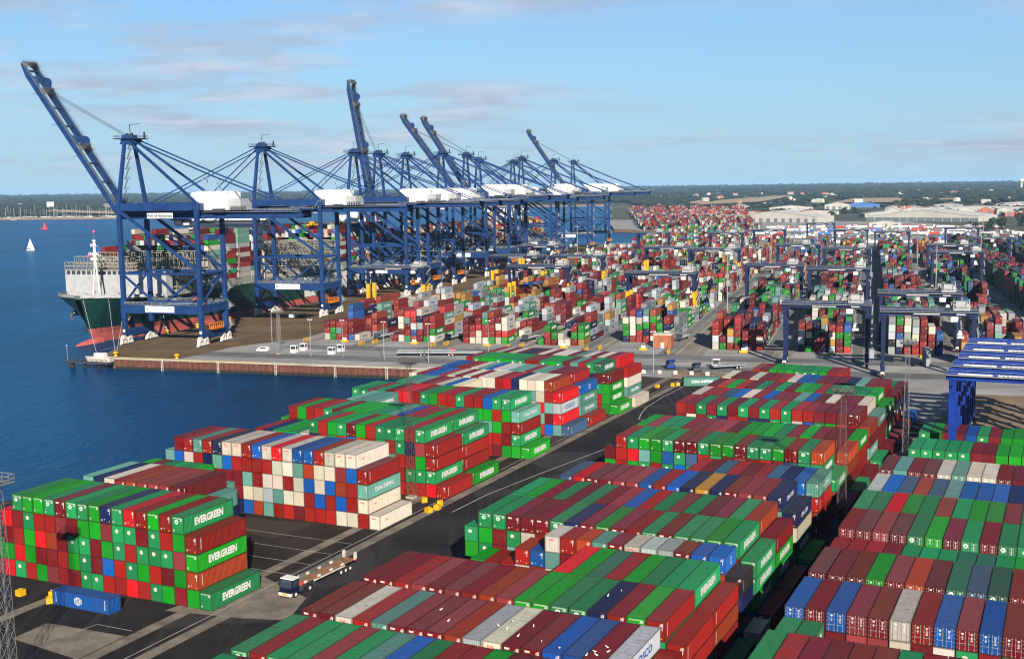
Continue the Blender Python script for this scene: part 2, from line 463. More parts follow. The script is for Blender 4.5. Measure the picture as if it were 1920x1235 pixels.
M['slab'] = pavement('concrete_slab', (0.12, 0.102, 0.083), (0.20, 0.175, 0.142), 0.22, (0.07, 0.06, 0.052), 0.9)
M['soil'] = pavement('bare_soil', (0.14, 0.10, 0.065), (0.24, 0.18, 0.12), 0.10, None, 0.6)
M['road_line'] = pavement('road_line', (0.24, 0.24, 0.23), (0.36, 0.355, 0.34), 0.5, None, 1.5)
M['lane'] = pavement('runway_concrete', (0.15, 0.132, 0.108), (0.22, 0.195, 0.16), 0.06, None, 0.8)
M['road_dark'] = pavement('apron_road', (0.105, 0.107, 0.112), (0.165, 0.166, 0.168), 0.05, (0.05, 0.05, 0.053))
def sheet(name, pts, z, mat):
    mb = MB(); mb.add([(p.x, p.y, z) for p in pts], [tuple(range(len(pts)))])
    me = mb.mesh(name, mat)
    if me.polygons[0].normal.z < 0: me.flip_normals()
    return struct(link(name, me))
def ystrip(name, u0, u1, v0, v1, z, mat): return sheet(name, [Y(u0, v0), Y(u1, v0), Y(u1, v1), Y(u0, v1)], z, mat)
def qstrip(name, u0, u1, v0, v1, z, mat): return sheet(name, [Q(u0, v0), Q(u1, v0), Q(u1, v1), Q(u0, v1)], z, mat)
sheet('terminal_pavement', [Y(-176, v_meet), Q(-289, VQW + .5), Q(-299.6, 409.3), Q(-312.6, 438), Q(-314.6, 470), Q(-314.6, 1330), Q(-268, 1352), Q(-255, 1490), Q(-292, 1712), Q(-380, 1790), Q(-500, 2300), Q(60, 2100), Q(190, 1700), Q(190, 300), Y(30, 300), Y(-25, 240)], 0.0, M['yard_concrete'])
sheet('quay_deck', [Q(-289, VQW + .6), Q(-299.4, 409.5), Q(-312.4, 438), Q(-314.4, 470), Q(-314.4, 1329), Q(-242, 1329), Q(-242, 470), Q(-258, 440), Q(-262, VQW + .6)], 0.006, M['quay_deck'])
for k, (dx, w) in enumerate(((-309.5, .5), (-271.5, .5), (-300, .25), (-289, .25), (-282, .25))):
    qstrip('crane_rail' if k < 2 else 'quay_line', dx - w, dx + w, 418, 1325, 0.012, M['road_dark'] if k < 2 else M['road_dark'])
qstrip('apron_road', -262, 40, 412, 424, 0.004, M['road_dark'])
qstrip('apron_road', -236, 40, 440, 452, 0.004, M['road_dark'])
sheet('storage_asphalt', [Y(-205.5, -100), Y(-205.5, 170), Y(-200, 181), Y(-188, 188), Y(-176.5, 205), Y(-176, 382), Y(-88, 382), Y(-45, 345), Y(-30, 330), Y(-30, 250), Y(120, 230), Y(120, -100)], 0.01, M['asphalt'])
sheet('worn_asphalt', [Y(-168, 152), Y(-119, 152), Y(-119, 382), Y(-168, 382)], 0.014, M['asphalt_brown'])
sheet('soil_bank', [Y(-124, 384), Y(-86, 378), Y(-82, 392), Y(-100, 399), Y(-126, 398)], 0.03, M['soil'])
sheet('soil_yard', [Y(-40, 270), Y(-28, 262), Y(80, 262), Y(80, 400), Y(-28, 385)], 0.016, M['soil'])
for (u0, u1, v0, v1) in ((-118.2, -116.0, 95, 384), (-125.2, -123.0, 95, 384), (-149.8, -147.6, 90, 136)):
    ystrip('concrete_strip', u0, u1, v0, v1, 0.020, M['slab'])
sheet('concrete_patch', [Y(-140.5, 119), Y(-140.5, 125.8), Y(-125.4, 126.5), Y(-125.4, 117)], 0.024, M['slab'])
sheet('concrete_patch', [Y(-127.6, 137.2), Y(-123.6, 157), Y(-110.2, 151), Y(-107.0, 141.6), Y(-113.5, 139.6)], 0.024, M['slab'])
def line_poly(name, pts, w, z, mat):
    mb = MB(); L = []; Rr = []
    for i, p in enumerate(pts):
        a = pts[max(0, i - 1)]; b = pts[min(len(pts) - 1, i + 1)]
        d = (b - a).normalized(); n = Vector((-d.y, d.x, 0)) * (w / 2)
        L.append((p.x + n.x, p.y + n.y, z)); Rr.append((p.x - n.x, p.y - n.y, z))
    mb.grid([Rr, L]); me = mb.mesh(name, mat)
    if me.polygons[0].normal.z < 0: me.flip_normals()
    return struct(link(name, me))
for v in (159.5, 165.4, 171.8, 178.5): line_poly('bay_line', [Y(-150, v), Y(-119.5, v)], 0.16, 0.028, M['road_line'])
line_poly('edge_line', [Y(-119.3, 95), Y(-119.3, 380)], 0.18, 0.028, M['road_line'])
line_poly('lane_line', [Y(-112.6, 205), Y(-112.2, 220), Y(-109.5, 240), Y(-105.5, 266), Y(-103.0, 280), Y(-99.0, 286), Y(-92, 288)], 0.28, 0.028, M['road_line'])
line_poly('lane_line', [Y(-92, 306), Y(-104, 307), Y(-109.5, 310), Y(-111.6, 318), Y(-113.5, 328), Y(-114.3, 345), Y(-114.2, 380)], 0.28, 0.028, M['road_line'])
line_poly('bay_line', [Y(-134, 122), Y(-133, 128.5), Y(-126, 128.5)], 0.16, 0.028, M['road_line'])

# --- gantry blocks: lane surfaces
BLK = [-230.7, -198.2, -165.6, -132.4, -99.4, -59.6, -26.2, 7.6, 41.0]
for b in BLK:
    qstrip('crane_runway', b - 4.2, b - 1.6, 452, 1300, 0.008, M['lane'])
    qstrip('crane_runway', b + 25.0, b + 27.4, 452, 1300, 0.008, M['lane'])
    qstrip('truck_lane', b + 20.6, b + 24.6, 452, 1300, 0.006, M['road_dark'])
qstrip('service_road', -71, -64.5, 452, 1300, 0.007, M['lane'])

# --- fields and mud flats far away
t = NT('stubble_field'); M['stubble'] = t.done(t.mix(t.ramp(t.noise(t.geo(), 0.01, 4), .3, .7), (0.20, 0.14, 0.075), (0.27, 0.20, 0.11)), 0.95)
t = NT('mud_flat'); M['mud'] = t.done((0.20, 0.20, 0.18), 0.6)
FIELDS = [[(560, 3640), (815, 4586), (1368, 5786), (1100, 4800), (858, 4050)], [(1030, 3760), (1190, 3600), (1500, 4497), (1300, 4498)], [(592, 3931), (651, 3857), (783, 4638), (703, 4531)],
          [(1411, 5261), (1326, 4752), (1589, 5696), (1553, 5792)], [(1400, 4000), (1490, 3900), (1600, 4200), (1506, 4300)],
          [(-1650, 4100), (-1090, 3390), (-1180, 3760), (-1700, 4420)], [(-1660, 4780), (-1500, 5000), (-1950, 6189), (-2143, 6189)]]
def fz(x, y): return max(0.0, min(30.0, (math.hypot(x, y) - 2600) * 0.0032))     # gentle rise of the land
for f in FIELDS:
    mb = MB(); mb.add([(x, y, fz(x, y) + 2.0) for x, y in f], [tuple(range(len(f)))]); me = mb.mesh('field', M['stubble'])
    if me.polygons[0].normal.z < 0: me.flip_normals()
    struct(link('field', me))
# rising countryside
mb = MB(); rows = []
for i in range(60):
    d = 2650 * (1.039 ** i)
    rows.append([(d * math.sin(R(-42 + 84 * j / 60)), d * math.cos(R(-42 + 84 * j / 60)), max(-8.0 if (d < 3500 and j < 32) else -0.2, fz(d, 0) - 3.0 + 2.5 * math.sin(i * 1.7 + j * 0.9) * min(1, i / 8))) for j in range(61)])
keep = MB()
for i in range(59):
    for j in range(60):
        x, y = rows[i][j][0], rows[i][j][1]
        if i < 16 and x < 380: continue
        if i < 10: continue
        keep.add([rows[i][j], rows[i][j + 1], rows[i + 1][j + 1], rows[i + 1][j]], [(3, 2, 1, 0)])
struct(keep.build('hills', M['country']))

# --- woodland: one far mass of crowns
t = NT('woodland_leaves'); gp = t.geo()
rn = t.n('ShaderNodeNewGeometry').outputs['Random Per Island']
cc = t.mix(rn, (0.006, 0.013, 0.006), (0.021, 0.030, 0.013)); cc = t.mix(t.ramp(t.noise(gp, 0.25, 4), .4, .7, 0, .5), cc, (0.006, 0.011, 0.006))
M['leaves'] = t.done(cc, 0.9, 0, 0.2)
bmi = bmesh.new(); bmesh.ops.create_icosphere(bmi, subdivisions=1, radius=1.0)
ICV = [tuple(v.co) for v in bmi.verts]; ICF = [tuple(x.index for x in f.verts) for f in bmi.faces]; bmi.free()
bmi = bmesh.new(); bmesh.ops.create_icosphere(bmi, subdivisions=2, radius=1.0)
IC2V = [tuple(v.co) for v in bmi.verts]; IC2F = [tuple(x.index for x in f.verts) for f in bmi.faces]; bmi.free()
def inpoly(x, y, poly):
    c = False; n = len(poly); j = n - 1
    for i in range(n):
        xi, yi = poly[i]; xj, yj = poly[j]
        if (yi > y) != (yj > y) and x < (xj - xi) * (y - yi) / (yj - yi) + xi: c = not c
        j = i
    return c
rw = random.Random(5)
def blob(mb, x, y, z, rx, rz, rnd):
    mb.add([(x + a * rx * rnd.uniform(.72, 1.25), y + b * rx * rnd.uniform(.72, 1.25), z + c * rz * rnd.uniform(.7, 1.25)) for a, b, c in ICV], ICF)
mb = MB(); cnt = 0
def near_field(x, y):
    for k in (1.0, 0.965, 0.935):
        for f in FIELDS:
            if inpoly(x / k, y / k, f): return True
    return False
bias = lambda x, y: math.sin(x * 0.0031 + 1.3) + math.sin(y * 0.0027 + x * 0.0012) + 0.6 * math.sin(x * 0.011 - y * 0.004)
while cnt < 14000:
    az = rw.uniform(-27, 29); d = 2500 * math.exp(rw.uniform(0, 2.0))
    if az > 5 and d < 3300 and not (az > 22 and d > 2700): continue
    x, y = d * math.sin(R(az)), d * math.cos(R(az))
    if x < -800:
        if y < 3480 + (-x - 850) * 0.10: continue
    elif x < 420:
        if y < 4560: continue
    elif y < 2500 or (toQ((x, y))[0] < 60 and d < 2750): continue
    if near_field(x, y): continue
    if bias(x, y) < -0.35 and d > 3300 and rw.random() < 0.85: continue
    s = rw.uniform(5.5, 11) * (1 + (d - 2500) / 4200)
    blob(mb, x, y, fz(x, y) + s * 0.35, s * 1.25, s * rw.uniform(.42, .6), rw); cnt += 1
stuff(mb.build('woodland', M['leaves']))

# ================================================================== CONTAINERS
CC = dict(g=(0.002, 0.185, 0.007), e=(0.006, 0.160, 0.050), r=(0.185, 0.0065, 0.004), m=(0.105, 0.0035, 0.006), R=(0.40, 0.004, 0.008), p=(0.165, 0.021, 0.026),
          o=(0.225, 0.028, 0.006), w=(0.39, 0.36, 0.30), c=(0.27, 0.30, 0.325), s=(0.17, 0.19, 0.20), b=(0.0015, 0.062, 0.26), n=(0.003, 0.009, 0.052), t=(0.075, 0.205, 0.172),
          y=(0.30, 0.155, 0.014), k=(0.012, 0.012, 0.014), d=(0.010, 0.080, 0.045), v=(0.026, 0.065, 0.125))
CW = dict(g='bright green', e='sea green', r='rust red', m='dark maroon', R='vivid red', p='faded pink', o='orange brown', w='cream white', c='pale grey', s='mid grey',
          b='bright blue', n='navy blue', t='pale teal', y='ochre yellow', k='black', d='deep green', v='slate blue')
LW, LH, LL = 2.44, 2.9, 12.19
PAL_A = 'rrrmmmmgggeeeeRpobnwt'; PAL_B = 'rrmmwwwwwwbbttoRrn'; PAL_M = 'rrrmmmmmggeeeepbnotwv'; PAL_R = 'rmmmmmgeeebbpowtn'
PAL_Y = 'rrrrrrmmmmmmmmmpoogggeeewwcccsssttbbnnvyyk'
PAL_L = 'rrrrrrrmmmmmmpoogggeewwwwwccccccssttbnyyR'
recs = []
def put(yaw, u, v, z, h, code, blk, row='', col=0, tier=0, door=False, L=LL, txt=None, top=False, right=False, rz=0.0):
    recs.append(dict(yaw=yaw, u=u, v=v, z=z, h=h, code=code, blk=blk, row=row, col=col, tier=tier, door=door, L=L, txt=txt, top=top, right=right, rz=rz))
rc = random.Random(23)
def jit(): return rc.uniform(-.03, .03)
def stack_row(blk, row, v, u0, pitch, tiers, h, pal, door=False, yaw=YYAW, L=LL):
    """tiers: dict tier(1..) -> (first col, 'codes'); '.' is an empty place, '?' any colour"""
    T = {}
    for k, (c0, codes) in tiers.items():
        for i, ch in enumerate(codes):
            if ch == '.': continue
            T[(c0 + i, k)] = rc.choice(pal) if ch == '?' else ch
    for (c, k), code in T.items():
        put(yaw, u0 + (c + .5) * pitch + jit(), v + rc.uniform(-.06, .06), (k - 1) * h, h - 0.02, code, blk, row, c, k, door, L,
            top=(c, k + 1) not in T, right=(c + 1, k) not in T)
Q18 = '?' * 18
# ---- block by the water (A..G), counted from the water
W0 = -163.2
stack_row('W', 1, 140.0, W0, 2.527, {5: (0, 'eggemeegneRrgre'), 4: (-1, 'Rmerrpmggpeemergr'), 3: (-1, 'mrgRomeemgereeepg'), 2: (-2, 'ggRgmmrgembregrmgo'), 1: (-2, 'pRergpmmeerrRregmge')}, 2.94, PAL_A)
stack_row('W', 2, 154.6, -161.4, 2.53, {5: (0, 'tnwropppm'), 4: (0, '?' * 9 + 't'), 3: (-1, '?' * 11), 2: (-1, '?' * 11), 1: (-1, '?' * 12)}, 2.94, PAL_A)
stack_row('W', 3, 168.2, -168.0, 2.53, {4: (0, 'gmeee?'), 3: (0, '?' * 8), 2: (0, '?' * 8), 1: (0, '?' * 8)}, 2.94, PAL_A)
stack_row('W', 4, 187.9, -169.7, 2.527, {5: (0, 'mrtrnwwrbwRwbbrwww'), 4: (-1, 'tbwrntbrrrrwwtowwpbr'), 3: (0, 'wnbnrmmtrwwrwbwbort'), 2: (0, '????brmwwctwwrbrbrw'), 1: (0, '??????nbotrrmrrrwwrw')}, 2.92, PAL_B)
stack_row('W', 5, 213.2, -168.2, 2.49, {5: (6, 'ergemgreeere'), 4: (0, '????????????rerenpr'), 3: (0, '?' * 15 + 'rrgr'), 2: (0, '?' * 15 + 'reee'), 1: (0, '?' * 16 + 'orRr')}, 2.92, PAL_A)
stack_row('W', 6, 226.2, -168.2, 2.49, {5: (0, 'rgrremgggeetbrpgre'), 4: (-1, 'gmee????????????????'), 3: (-1, 'gr?' + '?' * 16 + 'r'), 2: (-1, 'o?' + '?' * 17 + 'r'), 1: (0, '?' * 19 + 'g')}, 2.92, PAL_A)
stack_row('W', 7, 239.6, -168.0, 2.49, {5: (3, 'ttt'), 4: (0, '????????bbvobbv'), 3: (0, '?' * 15), 2: (0, '?' * 15), 1: (0, '?' * 15)}, 2.92, PAL_A)
stack_row('W', 8, 253.4, -168.2, 2.545, {5: (0, 'eepemRRregrrerrbee'), 4: (0, '?' * 15 + 'grgt'), 3: (0, '?' * 15 + 'tgrr'), 2: (0, '?' * 15 + '?rme'), 1: (0, '?' * 16 + 'mggg'[0:4])}, 2.92, PAL_A)
stack_row('W', 9, 266.6, -168.0, 2.5, {5: (2, 'ettmpwbw'), 4: (0, '?' * 14), 3: (0, '?' * 14), 2: (0, '?' * 14), 1: (0, '?' * 14)}, 2.92, PAL_A)
stack_row('W', 10, 281.0, -167.2, 2.44, {5: (0, 'wrbbpwmwmwwrRnwwwo'), 4: (0, '?' * 15 + 'twrR'), 3: (0, '?' * 16 + 'Rtc'), 2: (0, '?' * 16 + 'tmR'), 1: (0, '?' * 16 + 'obtv')}, 2.92, PAL_B)
stack_row('W', 11, 295.0, -167.2, 2.44, {5: (0, '.bbrrwtbwcttrttmmr'), 4: (0, '?' * 18 + 'b'), 3: (0, '?' * 18 + 't'), 2: (0, '?' * 18 + 't'), 1: (0, '?' * 18 + 'rr')}, 2.92, PAL_B)
stack_row('W', 12, 314.0, -166.5, 2.46, {5: (0, 'reggegeerregemtred'[0:18]), 4: (0, '?' * 17 + 'mm'), 3: (0, '?' * 17 + 'eg'), 2: (0, '?' * 17 + 'rg'), 1: (0, '?' * 17 + 'rgg')}, 2.92, PAL_A)
stack_row('W', 13, 327.2, -165.5, 2.45, {5: (0, '?smwmnmwmwwmtwmwmR'), 4: (0, '?' * 18 + 'r'), 3: (0, '?' * 18 + 'w'), 2: (0, '?' * 18 + 't'), 1: (0, '?' * 18 + '?w')}, 2.92, PAL_A)
stack_row('W', 14, 341.0, -160.0, 2.5, {3: (0, 's' + '?' * 12), 2: (0, '?' * 12), 1: (0, '?' * 12)}, 2.92, PAL_A)
# ---- middle block (M), counted from the road
U0, PM = -86.6, 2.565
A17 = '?' * 17
def mrow(row, v, top, right4='?', right3='?', h=2.6, extra=None, L=LL):
    tr = {5: (0, top), 4: (0, A17 + right4), 3: (0, A17 + right3), 2: (0, A17 + '?'), 1: (0, A17 + '??')}
    if extra: tr.update(extra)
    stack_row('M', row, v, U0, PM, tr, h, PAL_M, L=L)
mrow(1, 90.0, 'ememgrmrebmeermge')
mrow(2, 103.6, 'ereeretberrgmrerm', 'r')
mrow(3, 117.4, 'mmwrtmmmocwmmbbmc', 'r', 'r')
mrow(4, 131.5, 'mmrpmprropggeenrgr'[0:17], 'r', 'r', extra={5: (0, 'mmrpmprop' + 'ggeenrgr')})
mrow(5, 144.0, '', 'r', 'r', extra={5: (9, 'Rgdrgeee'[0:8]), 4: (8, '?' * 9 + 'r'), 3: (3, '?' * 14 + 'o')})
mrow(6, 158.6, '', 'k', 'n', L=6.06, extra={5: (5, '.wrotmwcsmbb'), 4: (4, 'rbtm?????????k'), 3: (1, 'grrwrw' + '?' * 10 + 'n'), 2: (-1, 'ge' + '?' * 16)})
mrow(7, 166.4, 'eemmmenmgmremeege', 'e', 'd', extra={4: (-1, 'egme' + '?' * 14 + 'e'), 3: (-1, 'gem' + '?' * 15 + 'e')})
mrow(8, 179.1, 'egmemempbremememo'.replace('memo', 'meo')[0:17], 'm', 'g', extra={5: (0, 'egmemempbrememm' + 'eo')})
mrow(9, 194.4, '.vRmmppbrbnynmppn'[0:17], 'n', 'w', extra={4: (1, '?' * 16 + 'n'), 3: (1, '?' * 16 + 'w')})
mrow(10, 213.6, '', 'g', 'g', extra={5: (0, ''), 4: (8, 'rmvrmrvnbt'), 3: (8, '?' * 8 + 'nr'), 2: (8, '?' * 9 + 'r'), 1: (8, '?' * 10)}, h=2.75)
mrow(11, 230.5, 'reggemmeggmeegreo', 'o', 'g', extra={4: (-1, 'mrRtgbe' + '?' * 10 + 'e'), 3: (-1, '?' * 18 + 'e')})
mrow(12, 243.8, 'gpeerpppmgggergmm', 'o', 'o')
mrow(13, 257.0, '', 'g', 'r', extra={5: (0, ''), 4: (6, '?' * 11 + 'g')})
mrow(14, 272.3, 'rmemememererrmmeg'[0:15] + 'mm', 'o', 'm')
mrow(15, 285.2, 'wrrvbwrbmmtbmwmmw', 't', 'm')
mrow(16, 299.6, 'mogrmememggreeeeg', 'g', 'm')
mrow(17, 313.8, 'wmmwmmrwbbmmmntmm', 'm', 'w')
mrow(18, 327.5, '', 'm', 'b', extra={5: (0, ''), 4: (2, '?' * 15 + 'm')})
stack_row('M', 19, 364.0, -90.5, 2.56, {3: (0, 'omgggeeegmr'), 2: (0, '?' * 11), 1: (0, '?' * 11)}, 2.6, PAL_M)
# ---- block with the doors towards the camera (R), counted from the dark gap
UR, PR = -31.2, 2.535
def rrow(row, v, top, n=5, h=2.6, cols=26, L=LL):
    fill = top + ''.join(rc.choice(PAL_R) for _ in range(max(0, cols - len(top))))
    tr = {n: (0, fill)}
    for k in range(1, n): tr[k] = (0, '?' * cols)
    tr[1] = (-1, '?' * (cols + 1))
    stack_row('R', row, v, UR, PR, tr, h, PAL_R, True, L=L)
rrow(1, 109.0, 'rmemmgrm', cols=14)
rrow(2, 122.0, 'ermmmmermgmeem', cols=14)
rrow(3, 136.2, 'ee', n=4, cols=2, L=6.06, h=2.95)
rrow(4, 143.0, 'bmbpmwrbmbmrm', cols=16)
rrow(5, 157.4, 'mmmgmomdvdmm', cols=18)
rrow(6, 171.8, 'rrrmeeeddegd', h=2.42, cols=18, L=6.06)
rrow(7, 180.0, 'mmpmegmemeer', cols=18)
rrow(8, 192.6, 'eeRgeoeggmee', cols=20)
rrow(9, 207.5, 'cbvovtbbbnvb', h=2.5, cols=20)
rrow(10, 221.2, 'mtmmwtwwmmRm', cols=22)
rrow(11, 264.5, 'eeeeemmgggeem', n=3, cols=26)
rrow(12, 283.5, 'egmmbemggmer', n=3, cols=28)
# ---- lone boxes
put(YYAW, -146.2, 133.4, 0, 2.6, 'b', 'L', 'lone blue container with white globe emblem beside the seaward stack', txt='cosco', top=True, right=True, rz=R(-90))
put(YYAW, -114.8, 368.6, 0, 2.9, 't', 'L', 'lone teal container lying across the end of the dark road', txt='china', top=True, right=True, rz=R(-62))
for k, (du, cd) in enumerate(((0, 'e'), (-2.6, 'g'))): put(YYAW, -142.5 + du, 104.8, 0, 2.9, cd, 'L', ['sea green container at the foot of the nearest lighting mast', 'bright green container beyond the nearest lighting mast'][k], top=True, right=k == 0)

# ---- gantry yard blocks
FRONT = {0: ['wrm', 'ggr', 'rtr', 'rrr', 'bmr', 'w', ''], 1: ['r', 'wmwwo', 'ermtR', 'obcrR', 'mrcnw', 'gmrm', 'wgrr'], 2: ['rmmm', 'wor', 'wwRr', 'wrrgt', 'grrro', 'wrwm', 'gRww'],
         3: ['g', 'rrg', 'mg', 'ww', 'w', 'rgr', 'ygg'], 4: ['nggw', 'owwwr', 'rrgwb', 'rngct', 'wrrgo', 'wgg', 'wwnr'], 5: ['wcrr', 'gm', 'rcy', 'rgrrR', 'crr', 'mrrn', 'rwrm'],
         6: ['nccr', 'gkwr', 'mmdn', 'nmmcy', 'cywr', 'mmgrm', 'Rggb'], 7: ['skccs', 'ncbmg', 'rksww', 'rrwcs', 'rrmmr', 'smrw', 'bnb'], 8: ['rr', 'ry', 'yn', 'yr', 'wyy', 'rR', 'nw']}
ry_ = random.Random(77)
for bi, b in enumerate(BLK + [74.6, 108.0, 141.0]):
    pal = PAL_L if bi < 5 else (PAL_Y if bi < 9 else 'mmmmrrrgeennvkkdb')
    v = {4: 486.0, 9: 555.0, 10: 800.0, 11: 1000.0}.get(bi, 470.0)
    nrow = 0
    while v < (1265 if bi > 1 else 1290):
        full = 0.47 + 0.28 * math.sin(nrow * 0.35 + bi * 1.7)
        if 5 <= bi <= 7: full = 0.74 + 0.22 * math.sin(nrow * 0.45 + bi * 1.7)
        if bi > 8: full = 0.9
        if bi == 8: full = 0.35 + 0.3 * math.sin(nrow * .5)
        twenty = ry_.random() < 0.12
        pal2 = ''.join(ry_.choice(pal) for _ in range(3)) if nrow % 2 == 0 else pal2
        for c in range(7):
            if nrow == 0 and bi < 9: codes = FRONT[bi][c]
            else:
                n = max(0, min(5, int(round(ry_.gauss(full * 5.0, 1.15)))))
                codes = ''.join(ry_.choice(pal2 if ry_.random() < .66 else pal) for _ in range(n))
                if ry_.random() < .2 and n > 1: codes = codes[0] * n
            zz = 0.0
            for k, ch in enumerate(codes):
                h = 2.9 if ry_.random() < .55 else 2.6
                for half in range(2 if twenty else 1):
                    put(QYAW, b + 1.2 + c * 2.9 + ry_.uniform(-.1, .1), v + (half * 6.2) + ry_.uniform(-.12, .12), zz, h - .03, ch if half == 0 else ry_.choice(pal), 'G', nrow, c, k + 1, True, 6.06 if twenty else LL,
                        txt='side' if (not twenty and k == len(codes) - 1) else None, top=k == len(codes) - 1, right=True)
                zz += h
        nrow += 1
        v += 12.75 + (6.0 if nrow % 9 == 0 else 0)
# odd boxes near the front of the right gantries
for u, v, codes in ((20.5, 441, 'cs'), (33.5, 447, 'oryo'), (36.5, 447, 'vrv'), (39.7, 446, 'm'), (62, 470, 'ym'), (65, 471, 'yy'), (68, 471, 'ry'), (71, 470, 'yrw'), (58, 500, 'rrm'), (61.5, 500, 'Rrm'), (64.5, 500, 'rr'), (67.5, 500, 'rR')):
    for k, ch in enumerate(codes): put(QYAW, u, v, k * 2.8, 2.77, ch, 'G', 0, 0, k + 1, True, LL, top=k == len(codes) - 1, right=True)
# looser stacks between the yard and the inlet
for rw_ in range(26):
    for c in range(28):
        if ry_.random() < .45: continue
        n = ry_.choice((1, 1, 2, 3, 4)); u = -252 + c * 3.1 + (c // 7) * 8; ch0 = ry_.choice('rrmmogewwcsbty')
        for k in range(n): put(QYAW, u, 1330 + rw_ * 15.5, k * 2.75, 2.72, ch0 if ry_.random() < .5 else ry_.choice('rrmmogewwcsbty'), 'F', 0, 0, k, True, LL, top=k == n - 1, right=True)
# far terminal beyond the inlet
for rw_ in range(74):
    vv = 1745 + rw_ * 19.0
    for c in range(40):
        u = -330 - (vv - 1760) * 0.215 + c * (3.0 + rw_ * 0.05) + (c // 7) * 9
        if u > -150 + (vv - 1760) * 0.05 or ry_.random() < .22: continue
        n = ry_.choice((1, 2, 3, 4, 5, 5)); ch0 = ry_.choice('rrrmmoooRRypwcsogb' if rw_ < 50 else 'ooRorpo')
        
        for k in range(max(0, n - 3), n): put(QYAW, u, vv, k * 2.75, 2.72, ch0 if ry_.random() < .5 else ry_.choice('rrmmoRypwwcsgb'), 'F', 0, 0, k, True, LL, top=k == n - 1, right=True)
# depot stacks far right
for k in range(64): put(QYAW, 60 + k * 6.0, 2770 + (k % 3) * 9, 0, ry_.uniform(8, 15), ry_.choice('rmbngwwcRoyvp'), 'F', 0, 0, 1, True, LL, top=True, right=True)
# --- deck loads of the two ships (bays along the ship, first bay nearest the bow)
rs = random.Random(3)
SHIP_U = -350.5
SZ = 20.2
DECK_BAYS = []
def bay(v, cols, z0, hts, pal, uc):
    for i in range(cols):
        u = uc - (cols - 1) * 1.26 + i * 2.52
        n = hts(i) if callable(hts) else hts
        for k in range(n):
            if k < n - 2 and 1 < i < cols - 2: continue
            put(QYAW, u, v + rs.uniform(-.05, .05), z0 + k * 2.62, 2.59, rs.choice(pal), 'S', 0, i, k, False, LL, top=k == n - 1, right=i == cols - 1)
PS = 'rrrmmmwwcctbneg'
bay(513.0, 22, SZ, lambda i: 7 if i in (0, 1) else 0, PS, SHIP_U)
bay(528.0, 22, SZ, lambda i: (7, 7, 0, 8, 8, 9, 9, 9, 9, 9, 8, 9, 9, 9, 9, 9, 9, 9, 9, 9, 9, 9)[i], PS, SHIP_U)
bay(543.0, 22, SZ, lambda i: 9 + (i % 5 == 0), PS, SHIP_U)
bay(558.0, 22, SZ, lambda i: 9 + (i > 12), PS, SHIP_U)
bay(571.0, 22, SZ, lambda i: 5 if i > 16 else 9, PS, SHIP_U)
for k, v in enumerate((682, 697, 712, 727, 742, 757, 772)): bay(v, 22, SZ, lambda i, k=k: rs.choice((7, 8, 9, 9)) if k < 5 else 7, PS + 'bg', SHIP_U)
for k, v in enumerate((626, 641)): bay(v, 22, SZ, lambda i: 10 if i < 9 else (1 if i < 14 else 0), PS, SHIP_U)
for k in range(19): bay(900 + k * 15.0, 18, 17.5, lambda i: rs.choice((5, 6, 7)), 'yyyooRRrrmwc' if k % 3 else 'wwcyo', SHIP_U + 4)

# ---------------- which ones show largest from the camera
def corners(r):
    hw, L, h = LW / 2, r['L'], r['h']
    c0 = fr(r['yaw'], r['u'], r['v'], r['z'])
    a = r['yaw'] + r['rz']
    ca, sa = math.cos(a), math.sin(a)
    out = []
    for (x, y, z) in ((-hw, 0, 0), (hw, 0, 0), (hw, L, 0), (-hw, L, 0), (-hw, 0, h), (hw, 0, h), (hw, L, h), (-hw, L, h)):
        out.append((c0.x + x * ca - y * sa, c0.y + x * sa + y * ca, c0.z + z))
    return out
CORN = [corners(r) for r in recs]
bv = []; bf = []
for k, c in enumerate(CORN):
    o = k * 8; bv.extend(c)
    bf.extend([(o + 4, o + 5, o + 6, o + 7), (o, o + 1, o + 5, o + 4), (o + 1, o + 2, o + 6, o + 5), (o + 2, o + 3, o + 7, o + 6), (o + 3, o, o + 4, o + 7)])
tree = BVHTree.FromPolygons([Vector(p) for p in bv], bf)
mw = cam.matrix_world; org = mw.translation; rot = mw.to_3x3()
cnt = [0] * len(recs); side = [0] * len(recs); front_c = [0] * len(recs)
GX, GY = 480, 309
for j in range(GY):
    for i in range(GX):
        px = (i + .5) / GX * 1920 - 960; py = (j + .5) / GY * 1235 - 617.5
        if py < -260: continue
        d = rot @ Vector((px, -py, -2200.0)); d.normalize()
        hit = tree.ray_cast(org, d)
        if hit[2] is not None:
            k, fc = divmod(hit[2], 5)
            cnt[k] += 1
            if fc == 2: side[k] += 1
            elif fc == 1: front_c[k] += 1
order = sorted(range(len(recs)), key=lambda k: -cnt[k])
BIG = set(k for k in order[:300] if recs[k]['blk'] in 'WMRL')
for k, r in enumerate(recs):
    if r['blk'] == 'L': BIG.add(k)

